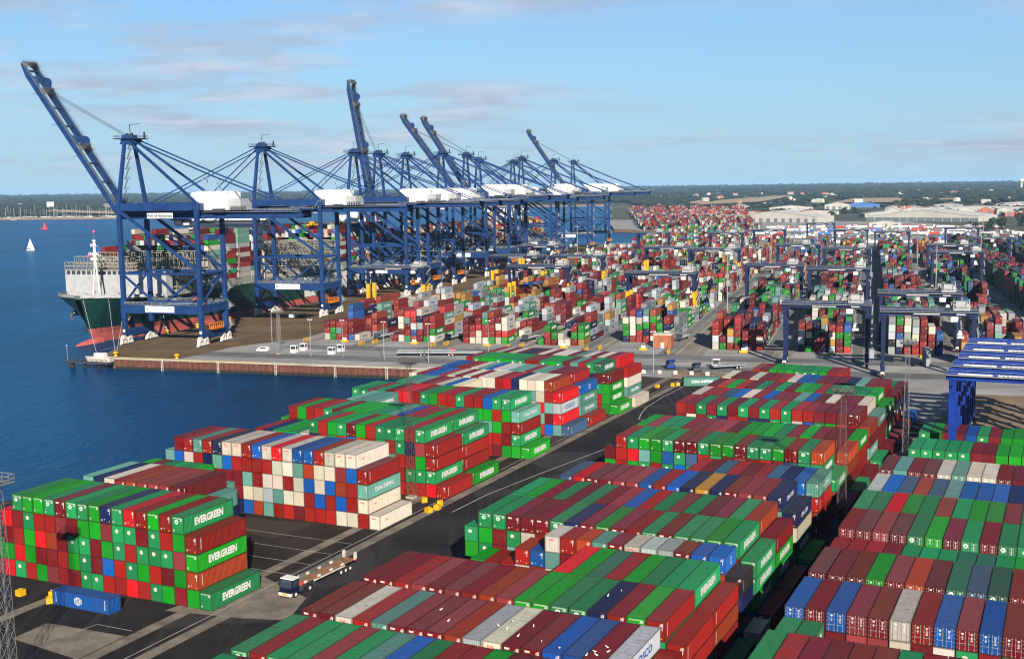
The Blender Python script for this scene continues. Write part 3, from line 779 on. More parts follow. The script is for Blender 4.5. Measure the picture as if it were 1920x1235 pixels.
# ---------------- container parts (shared meshes); origin at the middle of the front sill
def corr_line(x0, x1, pitch, depth):
    n = max(2, int(round((x1 - x0) / pitch))); w = (x1 - x0) / n; pts = []
    for i in range(n):
        a = x0 + i * w
        pts += [(a, 0), (a + w * .32, 0), (a + w * .5, depth), (a + w * .82, depth)]
    return pts + [(x1, 0)]
HW = LW / 2
mb = MB()
for x in (-HW, HW - .13):
    for y in (0, LL - .13): mb.box(x, x + .13, y, y + .13, .15, LH - .13)
for x in (-HW, HW - .10):
    mb.box(x, x + .10, .13, LL - .13, LH - .14, LH - .03); mb.box(x, x + .10, .13, LL - .13, .02, .16)
for y in (0.004, LL - .104):
    mb.box(-HW + .13, HW - .13, y, y + .10, LH - .16, LH - .03); mb.box(-HW + .13, HW - .13, y, y + .10, .02, .17)
for x in (-HW - .004, HW - .174):
    for y in (-.004, LL - .174):
        for z in (0, LH - .12): mb.box(x, x + .178, y, y + .178, z, z + .124)
ME_FRAME = mb.mesh('frame', M['cont_frame'])
pts = corr_line(.12, LL - .12, .29, .05)
mb = MB(); mb.grid([[(HW - .062 + d, y, .15) for y, d in pts], [(HW - .062 + d, y, LH - .12) for y, d in pts]]); ME_SR = mb.mesh('side_panel', M['cont'])
mb = MB(); mb.grid([[(-HW + .062 - d, y, LH - .12) for y, d in pts], [(-HW + .062 - d, y, .15) for y, d in pts]]); ME_SL = mb.mesh('side_panel', M['cont'])
pts = corr_line(.10, LL - .10, 1.05, .014)
mb = MB(); mb.grid([[(-HW + .06, y, LH - .045 + d) for y, d in pts][::-1], [(HW - .06, y, LH - .045 + d) for y, d in pts][::-1]]); ME_ROOF = mb.mesh('roof', M['cont_roof'])
pts = corr_line(-HW + .12, HW - .12, .275, .05)
mb = MB(); mb.grid([[(x, .065 - d, .16) for x, d in pts], [(x, .065 - d, LH - .15) for x, d in pts]]); ME_EF = mb.mesh('end_panel', M['cont'])
mb = MB(); mb.grid([[(x, LL - .065 + d, LH - .15) for x, d in pts], [(x, LL - .065 + d, .16) for x, d in pts]]); ME_EB = mb.mesh('end_panel', M['cont'])
ME_DOOR = []; ME_GEAR = []; ME_MARK = []
for sgn in (-1, 1):
    mb = MB(); x0, x1 = sorted((sgn * .012, sgn * (HW - .12)))
    mb.box(x0, x1, .05, .085, .17, LH - .16)
    for zz in (.55, 1.13, 1.72, 2.3): mb.box(x0 + .04, x1 - .04, .028, .05, zz - .19, zz + .19)
    ME_DOOR.append(mb.mesh('door', M['cont']))
    mb = MB()
    for xx in (.20, .82):
        mb.tube((sgn * xx, -.005, .12), (sgn * xx, -.005, LH - .1), .024, 5)
        for zz in (.3, 1.05, 1.85, 2.6): mb.box(sgn * xx - .06, sgn * xx + .06, -.02, .03, zz - .05, zz + .05)
    mb.box(min(sgn * .2, sgn * .75), max(sgn * .2, sgn * .75), -.03, -.005, 1.02, 1.07)
    for zz in (.4, .95, 1.55, 2.1, 2.5): mb.box(sgn * 1.08 - .06, sgn * 1.08 + .06, .0, .05, zz - .04, zz + .04)
    ME_GEAR.append(mb.mesh('locking_gear', M['galv']))
    mb = MB(); rm = random.Random(5 + sgn)
    for q in range(7 if sgn > 0 else 3):
        w_ = rm.uniform(.12, .34); xx = sgn * .52; zz = LH - .42 - q * .17 - rm.random() * .05 - (0.5 if sgn < 0 else 0)
        mb.box(xx - w_ / 2, xx + w_ / 2, .012, .027, zz - .035, zz + .035)
    if sgn < 0: mb.box(-.64, -.40, .012, .027, LH - .66, LH - .42)
    ME_MARK.append(mb.mesh('marking', M['letter_white']))
mb = MB()
mb.box(.80, .87, -.012, .018, 1.55, 2.35); mb.box(-.30, -.18, -.012, .018, .62, .72)
mb.mi = 1; mb.box(.66, .84, -.012, .018, .30, .48)
ME_IDB = mb.mesh('marking', [M['letter_white'], M['yellow']])
mb = MB(); mb.tube((0, .016, 0), (0, -.006, 0), .36, 20)
mb.mi = 1; mb.box(-.06, .06, -.014, -.008, -.22, .22); mb.box(-.22, .22, -.0142, -.0082, -.06, .06)
ME_DISC = mb.mesh('emblem', [M['letter_white'], M['logo_green']])
mb = MB(); rm = random.Random(14)
for q in range(4): w_ = rm.uniform(.2, .5); mb.box(.95 - w_, .95, -.012, .018, 2.50 - q * .12, 2.555 - q * .12)
for q in range(3): mb.box(-.95, -.95 + rm.uniform(.15, .4), -.012, .018, .38 + q * .12, .43 + q * .12)
ME_IDL = mb.mesh('marking', M['letter_white'])
mb = MB()                                   # open-line globe emblem
def ring(mb, cx, cz, rx, rz, w, y, n=28, a0=0, a1=360):
    P = [[], []]
    for k in range(n + 1):
        a = R(a0 + (a1 - a0) * k / n)
        for q, f in ((0, 1.0), (1, 1.0 - w)): P[q].append((cx + math.cos(a) * rx * f, y, cz + math.sin(a) * rz * f))
    mb.grid([P[1], P[0]])
ring(mb, 0, 0, .82, .72, .10, 0); ring(mb, 0, 0, .42, .72, .2, -.001)
mb.box(-.80, .80, -.004, 0, .30, .38); mb.box(-.80, .80, -.004, 0, -.38, -.30)
ME_GLOBE = mb.mesh('emblem', M['letter_white'])
mb = MB(); rm = random.Random(9)
for q in range(9): mb.box(-.09, .09, -.006, 0, -.85 + q * .2, -.73 + q * .2)
ME_VID = mb.mesh('marking', M['letter_white'])
LW_ = M['letter_white']
TX = dict(ever=text_mesh('EVERGREEN', 7.0, 1.3, LW_, .055), china=text_mesh('CHINA SHIPPING', 7.2, .95, LW_, .03), cosco=text_mesh('COSCO', 6.2, 1.15, M['letter_blue'], .03), cma=text_mesh('CMA CGM', 5.2, .95, LW_, .03),
          dal=text_mesh('DAL', .95, .36, M['letter_red'], .03), ends=text_mesh('EVERGREEN', 1.55, .17, LW_, .03), tex=text_mesh('tex', .72, .36, LW_, .05), cosend=text_mesh('COSCO', 1.5, .34, LW_, .02), mae=text_mesh('MAERSK', 5.0, .95, M['letter_blue'], .03))

def part(root, name, me, col=None, loc=None, rz=None):
    o = link(name, me, root, loc, rz)
    if col: o.color = col
    if name in ('marking', 'locking_gear'): o['kind'] = 'stuff'
    return o
ROWNAME = {'W': 'seaward', 'M': 'middle', 'R': 'door-fronted'}
FROM = {'W': 'the water', 'M': 'the road', 'R': 'the dark gap'}
vcol = random.Random(99)
FADE = dict(m=.30, r=.24, p=.25, R=.15, o=.2)
def clabel(r):
    nc = r['col'] + {'W': 3, 'M': 2, 'R': 2}[r['blk']]
    return '%s container, %s from %s, %s tier, %s row of the %s block' % (CW[r['code']], ORD[nc - 1], FROM[r['blk']], ['bottom', 'second', 'third', 'fourth', 'fifth'][r['tier'] - 1], ORD[r['row'] - 1], ROWNAME[r['blk']])
def paint_col(code):
    c = CC[code]; k = vcol.uniform(.62, 1.08)
    return tuple(min(1, x * k * vcol.uniform(.93, 1.07)) for x in c)
for k in sorted(BIG):
    r = recs[k]
    lab = r['row'] if r['blk'] == 'L' else clabel(r)
    root = thing('shipping_container', lab, 'container', fr(r['yaw'], r['u'], r['v'], r['z']), r['yaw'] + r['rz'], 'stacked shipping containers' if r['blk'] != 'L' else 'containers standing alone on the asphalt')
    root.scale = (1, r['L'] / LL, r['h'] / LH)
    c3 = paint_col(r['code']); col = (*c3, 1.0); cd = r['code']
    fd = min(.6, FADE.get(cd, .12) * vcol.uniform(.4, 2.1)); fx = vcol.choice(((.13, .030, .050), (.12, .045, .024), (.15, .05, .055), (.09, .05, .05)))
    rc_ = (c3[0] * (1 - fd) + fx[0] * fd, c3[1] * (1 - fd) + fx[1] * fd, c3[2] * (1 - fd) + fx[2] * fd, 1.0) if cd in 'rmpRo' else (c3[0] * (1 - fd) + .08 * fd, c3[1] * (1 - fd) + .08 * fd, c3[2] * (1 - fd) + .085 * fd, 1.0)
    part(root, 'frame', ME_FRAME, col); part(root, 'side_panel', ME_SR, col); part(root, 'side_panel', ME_SL, col)
    part(root, 'roof', ME_ROOF, rc_); part(root, 'end_panel', ME_EB, col)
    if r['door']:
        for q in (0, 1):
            d_ = part(root, 'door', ME_DOOR[q], col); part(d_, 'locking_gear', ME_GEAR[q]); part(d_, 'marking', ME_MARK[q])
        if cd in 'ed': part(root, 'emblem', ME_DISC, None, (-.6, .012, 2.05))
    else:
        part(root, 'end_panel', ME_EF, col)
        if cd in 'ed' and vcol.random() < .8: part(root, 'emblem', ME_DISC, None, (-.22, .0, 1.95))
        if cd in 'edg': part(root, 'lettering', TX['ends'], None, (-.1, .015, 2.52))
        elif cd == 'm' and vcol.random() < .75: part(root, 'lettering', TX['tex'], None, (-.55, .012, 2.42))
        elif cd == 'w': part(root, 'lettering', TX['dal'], None, (-.1, .012, 2.2))
        if cd in 'rmRpobnt': part(root, 'marking', ME_IDB)
        if cd not in 'wcs': part(root, 'marking', ME_IDL)
    if r['right']:
        ym = LL / 2; xo = HW + .012
        def side_t(key, yy=ym, zz=1.5): part(root, 'lettering', TX[key], None, (xo, yy, zz), R(90))
        if r['txt'] == 'cosco':
            part(root, 'emblem', ME_GLOBE, None, (xo, ym - .6, 1.45), R(90)); part(root, 'lettering', TX['cosend'], None, (xo + .004, ym - .6, 1.47), R(90))
            part(root, 'marking', ME_VID, None, (xo, .8, 1.55), R(90)); part(root, 'marking', ME_VID, None, (xo, 11.2, 1.55), R(90))
        elif cd in 'egd': side_t('ever')
        elif cd == 't': side_t('china')
        elif cd == 'c': side_t('cosco')
        elif cd == 'n': side_t('cma')
        elif cd == 'w': side_t('dal', 2.6, 1.7)
        elif cd == 'b': part(root, 'emblem', ME_GLOBE, None, (xo, ym, 1.5), R(90))
        else: part(root, 'marking', ME_VID, None, (xo, .9, 1.55), R(90))

# ---------------- all the other containers: one mass
def tmesh(me):
    vs_ = [tuple(v.co) for v in me.vertices]; fs_ = [tuple(p.vertices) for p in me.polygons]
    return vs_, fs_
TXR = {k: tmesh(TX[k]) for k in ('ever', 'china', 'cosco', 'cma', 'mae')}
DISC = [(math.cos(2 * math.pi * q / 10) * .36, 0, math.sin(2 * math.pi * q / 10) * .36) for q in range(10)]
mass = MB()
UVB = (0, 0, 1, 0, 1, 1, 0, 1)
BF5 = [(4, 5, 6, 7), (0, 1, 5, 4), (1, 2, 6, 5), (2, 3, 7, 6), (3, 0, 4, 7)]
near_hidden = 0
for k, r in enumerate(recs):
    if k in BIG: continue
    if cnt[k] == 0 and not r['top'] and not r['right']:
        if r['blk'] in 'GS' : continue
    c3 = paint_col(r['code'])
    if r['blk'] in 'GFS': gl = sum(c3) / 3; c3 = tuple(x * .80 + gl * .16 for x in c3)  # yard, ship and far boxes dimmed and greyed: distance haze put into their colour
    mass.col = c3
    mass.add(CORN[k], BF5, [UVB] * 5)
    if cnt[k] == 0: continue
    c0 = Vector(CORN[k][0]); ex_ = (Vector(CORN[k][1]) - c0) / LW; ey_ = (Vector(CORN[k][3]) - c0) / r['L']; ez_ = Vector((0, 0, r['h'] / LH))
    o_ = c0 + ex_ * HW
    cd = r['code']
    if side[k] >= (3 if r['blk'] in 'WMR' else 2) and r['L'] > 10:
        key = dict(e='ever', g='ever', d='ever', t='china', c='mae' if r['blk'] == 'G' else 'cosco', n='cma', w='mae' if r['blk'] == 'G' else None, s='mae').get(cd)
        if key and r['blk'] in 'WMRG':
            vs_, fs_ = TXR[key]
            mass.col = (.5, .5, .49) if key in ('ever', 'china', 'cma') else (0.015, 0.05, 0.14)
            mass.add([tuple(o_ + ex_ * (HW + .02) + ey_ * (LL / 2 + x) + ez_ * (1.5 + z)) for x, _, z in vs_], fs_)
            if key == 'mae':
                mass.col = (0.10, 0.28, 0.40); b_ = o_ + ex_ * (HW + .021) + ey_ * 2.2 + ez_ * 1.05
                mass.add([tuple(b_), tuple(b_ + ey_ * .9), tuple(b_ + ey_ * .9 + ez_ * .9), tuple(b_ + ez_ * .9)], [(0, 1, 2, 3)])
    if front_c[k] >= 2 and cd in 'ed' and r['blk'] in 'WMR':
        mass.col = CC['w']; mass.add([tuple(o_ + ex_ * (x - .2) + ey_ * -.02 + ez_ * (1.95 + z)) for x, _, z in DISC], [tuple(range(10))])
    elif front_c[k] >= 1 and r['blk'] == 'G':      # door marks on the nearer yard boxes
        mass.col = (0.3, 0.3, 0.29)
        for (x, z, w_, h_) in ((.5, 2.3, .5, .12), (.5, 1.9, .35, .12), (-.5, 1.6, .2, .2)):
            p_ = o_ + ex_ * x + ey_ * -.03 + ez_ * z
            mass.add([tuple(p_), tuple(p_ + ex_ * w_), tuple(p_ + ex_ * w_ + ez_ * h_), tuple(p_ + ez_ * h_)], [(0, 1, 2, 3)])
stuff(mass.build('container_stacks', M['cont_mass'], attr=True))

# ================================================================== QUAY CRANES
G = 38.0; HB = 10.0          # rail gauge, half distance between the leg frames
def leg_mesh():
    mb = MB()
    mb.beam((0, 0, 4.2), (0, 0, 13.8), 1.4, 1.3, (0, 1, 0), 2.2, 1.9)
    mb.beam((0, 0, 13.8), (0, 0, 18.0), 2.2, 1.9, (0, 1, 0))
    mb.beam((0, 0, 18.0), (0, 0, 21.0), 2.2, 1.9, (0, 1, 0), 1.75, 1.7)
    mb.beam((0, 0, 21.0), (0, 0, 61.6), 1.75, 1.7, (0, 1, 0))
    return mb.mesh('leg', M['crane_blue'])
ME_LEG = leg_mesh()
def bogie_mesh():
    mb = MB(); rb = random.Random(4)
    for y in (-2.6, -0.9, 0.9, 2.6):
        mb.prism([(-.55, y - .72, .55), (-.55, y + .72, .55), (-.55, y + .25, 2.3 + rb.random() * .5), (-.55, y - .25, 2.3 + rb.random() * .5)], (1.1, 0, 0))
        mb.mi = 1
        for yy in (-.42, .42): mb.tube((-.35, y + yy, .42), (.35, y + yy, .42), .42, 10)
        mb.mi = 0
    for y in (-1.75, 1.75):
        mb.prism([(-.7, y - 1.25, 2.1), (-.7, y + 1.25, 2.1), (-.7, y + .35, 3.7), (-.7, y - .35, 3.7)], (1.4, 0, 0))
    for y in (-3.5, 3.5): mb.box(-.35, .35, y - .3, y + .3, .3, 1.0)
    return mb.mesh('bogie', [M['bogie_white'], M['dark_steel']])
ME_BOG = bogie_mesh()
def rail_run(mb, p, q, h=1.1, step=4.0, r=.06, mids=2):
    p = Vector(p); q = Vector(q); n = max(1, int((q - p).length / step))
    for k in range(n + 1):
        a = p.lerp(q, k / n); mb.beam(a, a + Vector((0, 0, h)), r * 1.3)
    for m in range(mids): mb.beam(p + Vector((0, 0, h * (1 - m * .5))), q + Vector((0, 0, h * (1 - m * .5))), r * 1.6)
def parts_crane():
    P = {}
    mb = MB(); mb.box(-.9, .9, -HB + 1, HB - 1, 3.9, 6.6); mb.box(-.5, .5, -8.4, 8.4, 3.2, 3.9); P['sill_beam'] = mb.mesh('sill_beam', M['crane_blue'])
    mb = MB(); mb.box(1.2, G - 1.2, -.95, .95, 13.9, 17.7); P['portal_beam'] = mb.mesh('portal_beam', M['crane_blue'])
    mb = MB(); mb.box(-.9, .9, -HB + 1.1, HB - 1.1, 14.2, 17.4); P['cross_beam'] = mb.mesh('cross_beam', M['crane_blue'])
    mb = MB(); mb.box(1, G - 1, -.45, .45, 30.5, 31.5); P['tie_beam'] = mb.mesh('tie_beam', M['crane_blue'])
    mb = MB(); mb.beam((.6, 0, 57.6), (G - .9, 0, 32.6), 1.0, 1.2); P['diag'] = mb.mesh('diagonal_brace', M['crane_blue'])
    mb = MB(); mb.beam((.8, 0, 30.2), (16.6, 0, 17.9), .75, .8); P['va'] = mb.mesh('diagonal_brace', M['crane_blue'])
    mb = MB(); mb.beam((G - .8, 0, 30.2), (19.6, 0, 17.9), .75, .8); P['vb'] = mb.mesh('diagonal_brace', M['crane_blue'])
    mb = MB(); mb.beam((0, -HB + .9, 18.2), (0, HB - .9, 30.6), .7, .7); P['sd'] = mb.mesh('diagonal_brace', M['crane_blue'])
    mb = MB(); mb.box(-.4, .4, -HB + 1, HB - 1, 30.6, 31.4); P['st'] = mb.mesh('tie_beam', M['crane_blue'])
    mb = MB(); mb.box(1, G - 1, -.8, .8, 58.0, 61.2); P['top_beam'] = mb.mesh('top_beam', M['crane_blue'])
    mb = MB(); mb.box(-1.2, 1.2, -HB + .9, HB - .9, 57.9, 61.0); P['head_beam'] = mb.mesh('head_beam', M['crane_blue'])
    mb = MB()
    for y in (-4.2, 4.2): mb.box(-3.0, 84.0, y - .65, y + .65, 54.3, 57.7)
    for k in range(12): mb.box(0 + k * 7.5, .7 + k * 7.5, -3.5, 3.5, 54.9, 56.2)
    mb.box(80, 87, -5.6, 5.6, 57.7, 58.0); mb.box(60, 80, 4.9, 6.2, 57.0, 57.2); mb.box(60, 80, -6.2, -4.9, 57.0, 57.2)
    P['girder'] = mb.mesh('girder', M['crane_blue'])
    mb = MB()
    for y in (-6.2, 6.2): rail_run(mb, (0, y, 57.2), (33, y, 57.2)); rail_run(mb, (60, y, 57.2), (84, y, 57.2)); mb.box(0, 84, y - .35, y + .35, 57.05, 57.15)
    rail_run(mb, (87, -5.6, 58), (87, 5.6, 58)); rail_run(mb, (80, -5.6, 58), (87, -5.6, 58)); mb.beam((86, 3, 58), (88.5, 3, 61.5), .2); mb.beam((88.5, 3, 61.5), (90, 3, 61.5), .2)
    P['walkway'] = mb.mesh('walkway', M['rail_grey'])
    mb = MB(); mb.box(33, 50, -6.0, 6.0, 57.95, 65.2); mb.prism([(33, -6.0, 65.2), (33, 6.0, 65.2), (33, 0, 65.9)], (17, 0, 0))
    P['house'] = mb.mesh('machinery_house', M['house_white'])
    mb = MB(); mb.box(50.02, 56, -4.8, 4.8, 57.95, 62.6); P['annex'] = mb.mesh('switch_room', M['ship_grey'])
    mb = MB(); mb.box(32.2, 61, -7.0, 7.0, 57.72, 57.94); mb.box(44, 50, -7.6, -6.9, 57.0, 58.6)
    for k in range(8): mb.box(52 + k * .95, 52.4 + k * .95, -6.4, -6.0, 57.94, 59.6)
    P['deck'] = mb.mesh('house_deck', M['dark_steel'])
    mb = MB(); rail_run(mb, (33.2, -6.3, 65.0), (51, -6.3, 65.0), 1.0, 3); rail_run(mb, (33.2, 6.3, 65.0), (51, 6.3, 65.0), 1.0, 3)
    for x in (36, 42): mb.beam((x, 3, 65), (x, 3, 71), .22); mb.beam((x, 1, 65), (x, 1, 71), .22); mb.box(x - 1.8, x + .4, .8, 3.3, 70.8, 71.0)
    P['hrail'] = mb.mesh('roof_railing', M['rail_grey'])
    mb = MB(); mb.beam((0, -HB, 61), (0, -3.4, 88), 1.5, 1.5, (1, 0, 0), 1.2, 1.2); P['am'] = mb.mesh('mast_leg', M['crane_blue'])
    mb = MB(); mb.beam((0, HB, 61), (0, 3.4, 88), 1.5, 1.5, (1, 0, 0), 1.2, 1.2); P['ap'] = mb.mesh('mast_leg', M['crane_blue'])
    mb = MB(); mb.prism([(-2.2, -3.8, 86.6), (2.6, -3.8, 86.6), (4.0, -3.8, 88.8), (-1.5, -3.8, 88.8)], (0, 7.6, 0)); mb.box(-4.6, 6.2, -5, 5, 88.8, 89.2); mb.box(-1.8, 2.4, -2.6, 2.6, 89.2, 90.6)
    for y in (-1.6, 1.6): mb.tube((.2, y - .3, 90.4), (.2, y + .3, 90.4), 1.0, 14)
    P['head'] = mb.mesh('mast_head', M['crane_blue'])
    mb = MB()
    for y in (-5, 5): rail_run(mb, (-4.6, y, 89.2), (6.2, y, 89.2), 1.2, 2)
    rail_run(mb, (-4.6, -5, 89.2), (-4.6, 5, 89.2), 1.2, 2); rail_run(mb, (6.2, -5, 89.2), (6.2, 5, 89.2), 1.2, 2)
    mb.beam((.6, 0, 90.4), (.6, 0, 95.2), .24); mb.beam((.4, 0, 95.1), (5.6, 0, 95.4), .22); mb.box(5.2, 5.8, 3.0, 3.6, 89.2, 92.0); mb.box(3.6, 4.4, -4, -3.2, 89.2, 91.4)
    P['davit'] = mb.mesh('mast_platform_rail', M['dark_steel'])
    mb = MB()                                   # ladder with cages up the mast
    for k in range(6):
        z = 63 + k * 4.3; y = -HB + (z - 61) / 27 * 6.6 + 1.4
        mb.box(.6, 3.0, y - .7, y + .9, z, z + .12); rail_run(mb, (3.0, y - .7, z), (3.0, y + .9, z), 1.1, 1.6); mb.beam((1.0, y, z), (2.6, y + .5, z + 4.3), .18); mb.beam((1.4, y, z), (3.0, y + .5, z + 4.3), .18)
    P['ladder'] = mb.mesh('mast_ladder', M['dark_steel'])
    for nm, y in (('bm', -1), ('bp', 1)):
        mb = MB(); mb.beam((2.2, y * 3.2, 87.5), (G - .6, y * (HB - .6), 61.4), 1.0, 1.0); P[nm] = mb.mesh('backstay', M['crane_blue'])
        mb = MB(); mb.beam((3.0, y * 3.4, 88.3), (42, y * 4.0, 72.6), .45, .6); mb.beam((42, y * 4.0, 72.6), (82, y * 4.2, 57.9), .45, .6); P[nm + 't'] = mb.mesh('backstay', M['crane_blue'])
        mb = MB(); mb.beam((-1.8, y * 3.4, 88.2), (-70, y * 4.0, 58.6), .42, .5); P['f' + nm] = mb.mesh('forestay', M['crane_blue'])
        mb = MB(); mb.beam((-1.2, y * 3.4, 87.4), (-36, y * 4.0, 58.6), .42, .5); P['i' + nm] = mb.mesh('forestay', M['crane_blue'])
    # boom, origin at the hinge, reaching along -x
    mb = MB(); BL = 80.0
    for y in (-3.7, 3.7):
        mb.box(-BL + 6, 0, y - .45, y + .45, -2.5, .3); mb.prism([(-BL + 6, y - .45, -2.5), (-BL + 6, y - .45, .3), (-BL, y - .45, .3), (-BL, y - .45, -1.0)], (0, .9, 0))
    for k in range(8): mb.box(-6 - k * 10.0, -5.5 - k * 10.0, -3.2, 3.2, -.7, .1)
    for x in (-BL * .47, -BL * .87): mb.prism([(x - 3, -4.3, .3), (x + 3, -4.3, .3), (x + .8, -4.3, 2.4), (x - .8, -4.3, 2.4)], (0, .7, 0)); mb.prism([(x - 3, 3.6, .3), (x + 3, 3.6, .3), (x + .8, 3.6, 2.4), (x - .8, 3.6, 2.4)], (0, .7, 0))
    P['boom'] = mb.mesh('boom', M['crane_blue'])
    mb = MB()
    for y in (-4.7, 4.7):
        mb.box(-BL, 0, y - .3, y + .3, .32, .40); rail_run(mb, (-BL, y, .42), (0, y, .42), 1.1, 5, .045)
    for x in (-BL + 1, -BL * .80, -BL * .42):
        mb.box(x - 1.3, x + 1.3, -4.6, 4.6, .5, .7); rail_run(mb, (x - 1.3, -4.6, .7), (x - 1.3, 4.6, .7), 1.2, 2.5, .05); rail_run(mb, (x + 1.3, -4.6, .7), (x + 1.3, 4.6, .7), 1.2, 2.5, .05)
    for x in range(4): mb.beam((-14 - x * 17.0, -4.3, -2.6), (-14 - x * 17.0, -7.0, -2.6), .16)
    P['bwalk'] = mb.mesh('boom_walkway', M['mast_grey'])
    mb = MB()
    for x in (-BL * .80, -BL * .42, -BL + 2):
        for y in (-1.4, 0, 1.4): mb.tube((x, y - .2, 1.9), (x, y + .2, 1.9), 1.0, 12)
        mb.box(x - 1.4, x + 1.4, -2, 2, .8, 1.5)
    for y in (-1.2, 1.2): mb.beam((-BL + 2, y, .9), (-2, y, .9), .16)
    P['sheave'] = mb.mesh('sheave_set', M['dark_steel'])
    # zigzag stairs on the landside far leg
    mb = MB(); n = 13; z0 = 3.0; dz = (56.5 - z0) / n
    for k in range(n):
        a, b = (-1.7, 2.1) if k % 2 == 0 else (2.1, -1.7)
        for yy in (1.9, 2.6): mb.beam((a, yy, z0 + k * dz), (b, yy, z0 + (k + 1) * dz), .16, .3)
        for yy in (1.8, 2.7): mb.beam((a, yy, z0 + k * dz + 1.1), (b, yy, z0 + (k + 1) * dz + 1.1), .12)
        mb.box(b - .9, b + .9, 1.4, 3.1, z0 + (k + 1) * dz - .1, z0 + (k + 1) * dz + .1)
        rail_run(mb, (b + (.9 if k % 2 == 0 else -.9), 1.4, z0 + (k + 1) * dz), (b + (.9 if k % 2 == 0 else -.9), 3.1, z0 + (k + 1) * dz), 1.1, 1.7)
    P['stairs'] = mb.mesh('stair_tower', M['rail_grey'])
    mb = MB()
    for y in (-HB, HB): rail_run(mb, (1.2, y - 1.2, 17.75), (G - 1.2, y - 1.2, 17.75), 1.1, 4, .08); mb.box(1.2, G - 1.2, y - 1.5, y - .95, 17.7, 17.8)
    rail_run(mb, (G + 1.2, -HB, 17.7), (G + 1.2, HB, 17.7), 1.1, 4, .08)
    P['prail'] = mb.mesh('portal_railing', M['rail_grey'])
    mb = MB(); y0, y1 = -6.0, 2.6                # orange cage on the landside
    for z in (7.0, 9.4): mb.box(G + 1.1, G + 3.3, y0, y1, z, z + .35)
    for k in range(6): mb.box(G + 1.1, G + 1.4, y0 + k * 1.66, y0 + k * 1.66 + .3, 7.3, 9.4); mb.box(G + 3.0, G + 3.3, y0 + k * 1.66, y0 + k * 1.66 + .3, 7.3, 9.4)
    mb.box(G + 1.5, G + 2.9, y0 + .5, y1 - .5, 7.35, 8.3)
    P['cage'] = mb.mesh('lashing_cage', M['orange'])
    mb = MB(); mb.box(-1.6, 1.6, -3.0, 3.0, 52.2, 54.0); mb.box(-2.6, 2.6, -3.6, 3.6, 53.4, 54.25); P['trolley'] = mb.mesh('trolley', M['dark_steel'])
    mb = MB(); mb.prism([(1.8, -1.3, 51.6), (4.4, -1.3, 51.6), (4.8, -1.3, 52.8), (4.4, -1.3, 54.0), (1.8, -1.3, 54.0)], (0, 2.6, 0)); P['cab'] = mb.mesh('operator_cab', M['white_paint'])
    mb = MB()
    mb.box(-.35, .35, -6.0, 6.0, 0, .6)
    for y in (-6.0, -2.2, 2.2, 6.0): mb.box(-1.15, 1.15, y - .25, y + .25, -.35, .35)
    for y in (-1.2, 1.2): mb.box(-.9, .9, y - .5, y + .5, .6, 1.9); mb.tube((-1, y, 1.7), (1, y, 1.7), .5, 10)
    P['spreader'] = mb.mesh('spreader', M['yellow'])
    mb = MB(); mb.box(11.2, 25.6, -.06, .06, 14.5, 17.2); P['sign'] = mb.mesh('sign_board', M['white_paint'])
    mb = MB(); mb.box(14.5, 27.0, -.06, .06, 54.7, 57.0); P['sign2'] = mb.mesh('sign_board', M['white_paint'])
    mb = MB()
    for x, y in ((0, -HB), (G, -HB)): mb.box(x - .55, x + .55, y - 1.04, y - .98, 5.6, 6.7)
    P['num'] = mb.mesh('number_plate', M['white_paint'])
    return P
PC = parts_crane()
ropes = {}
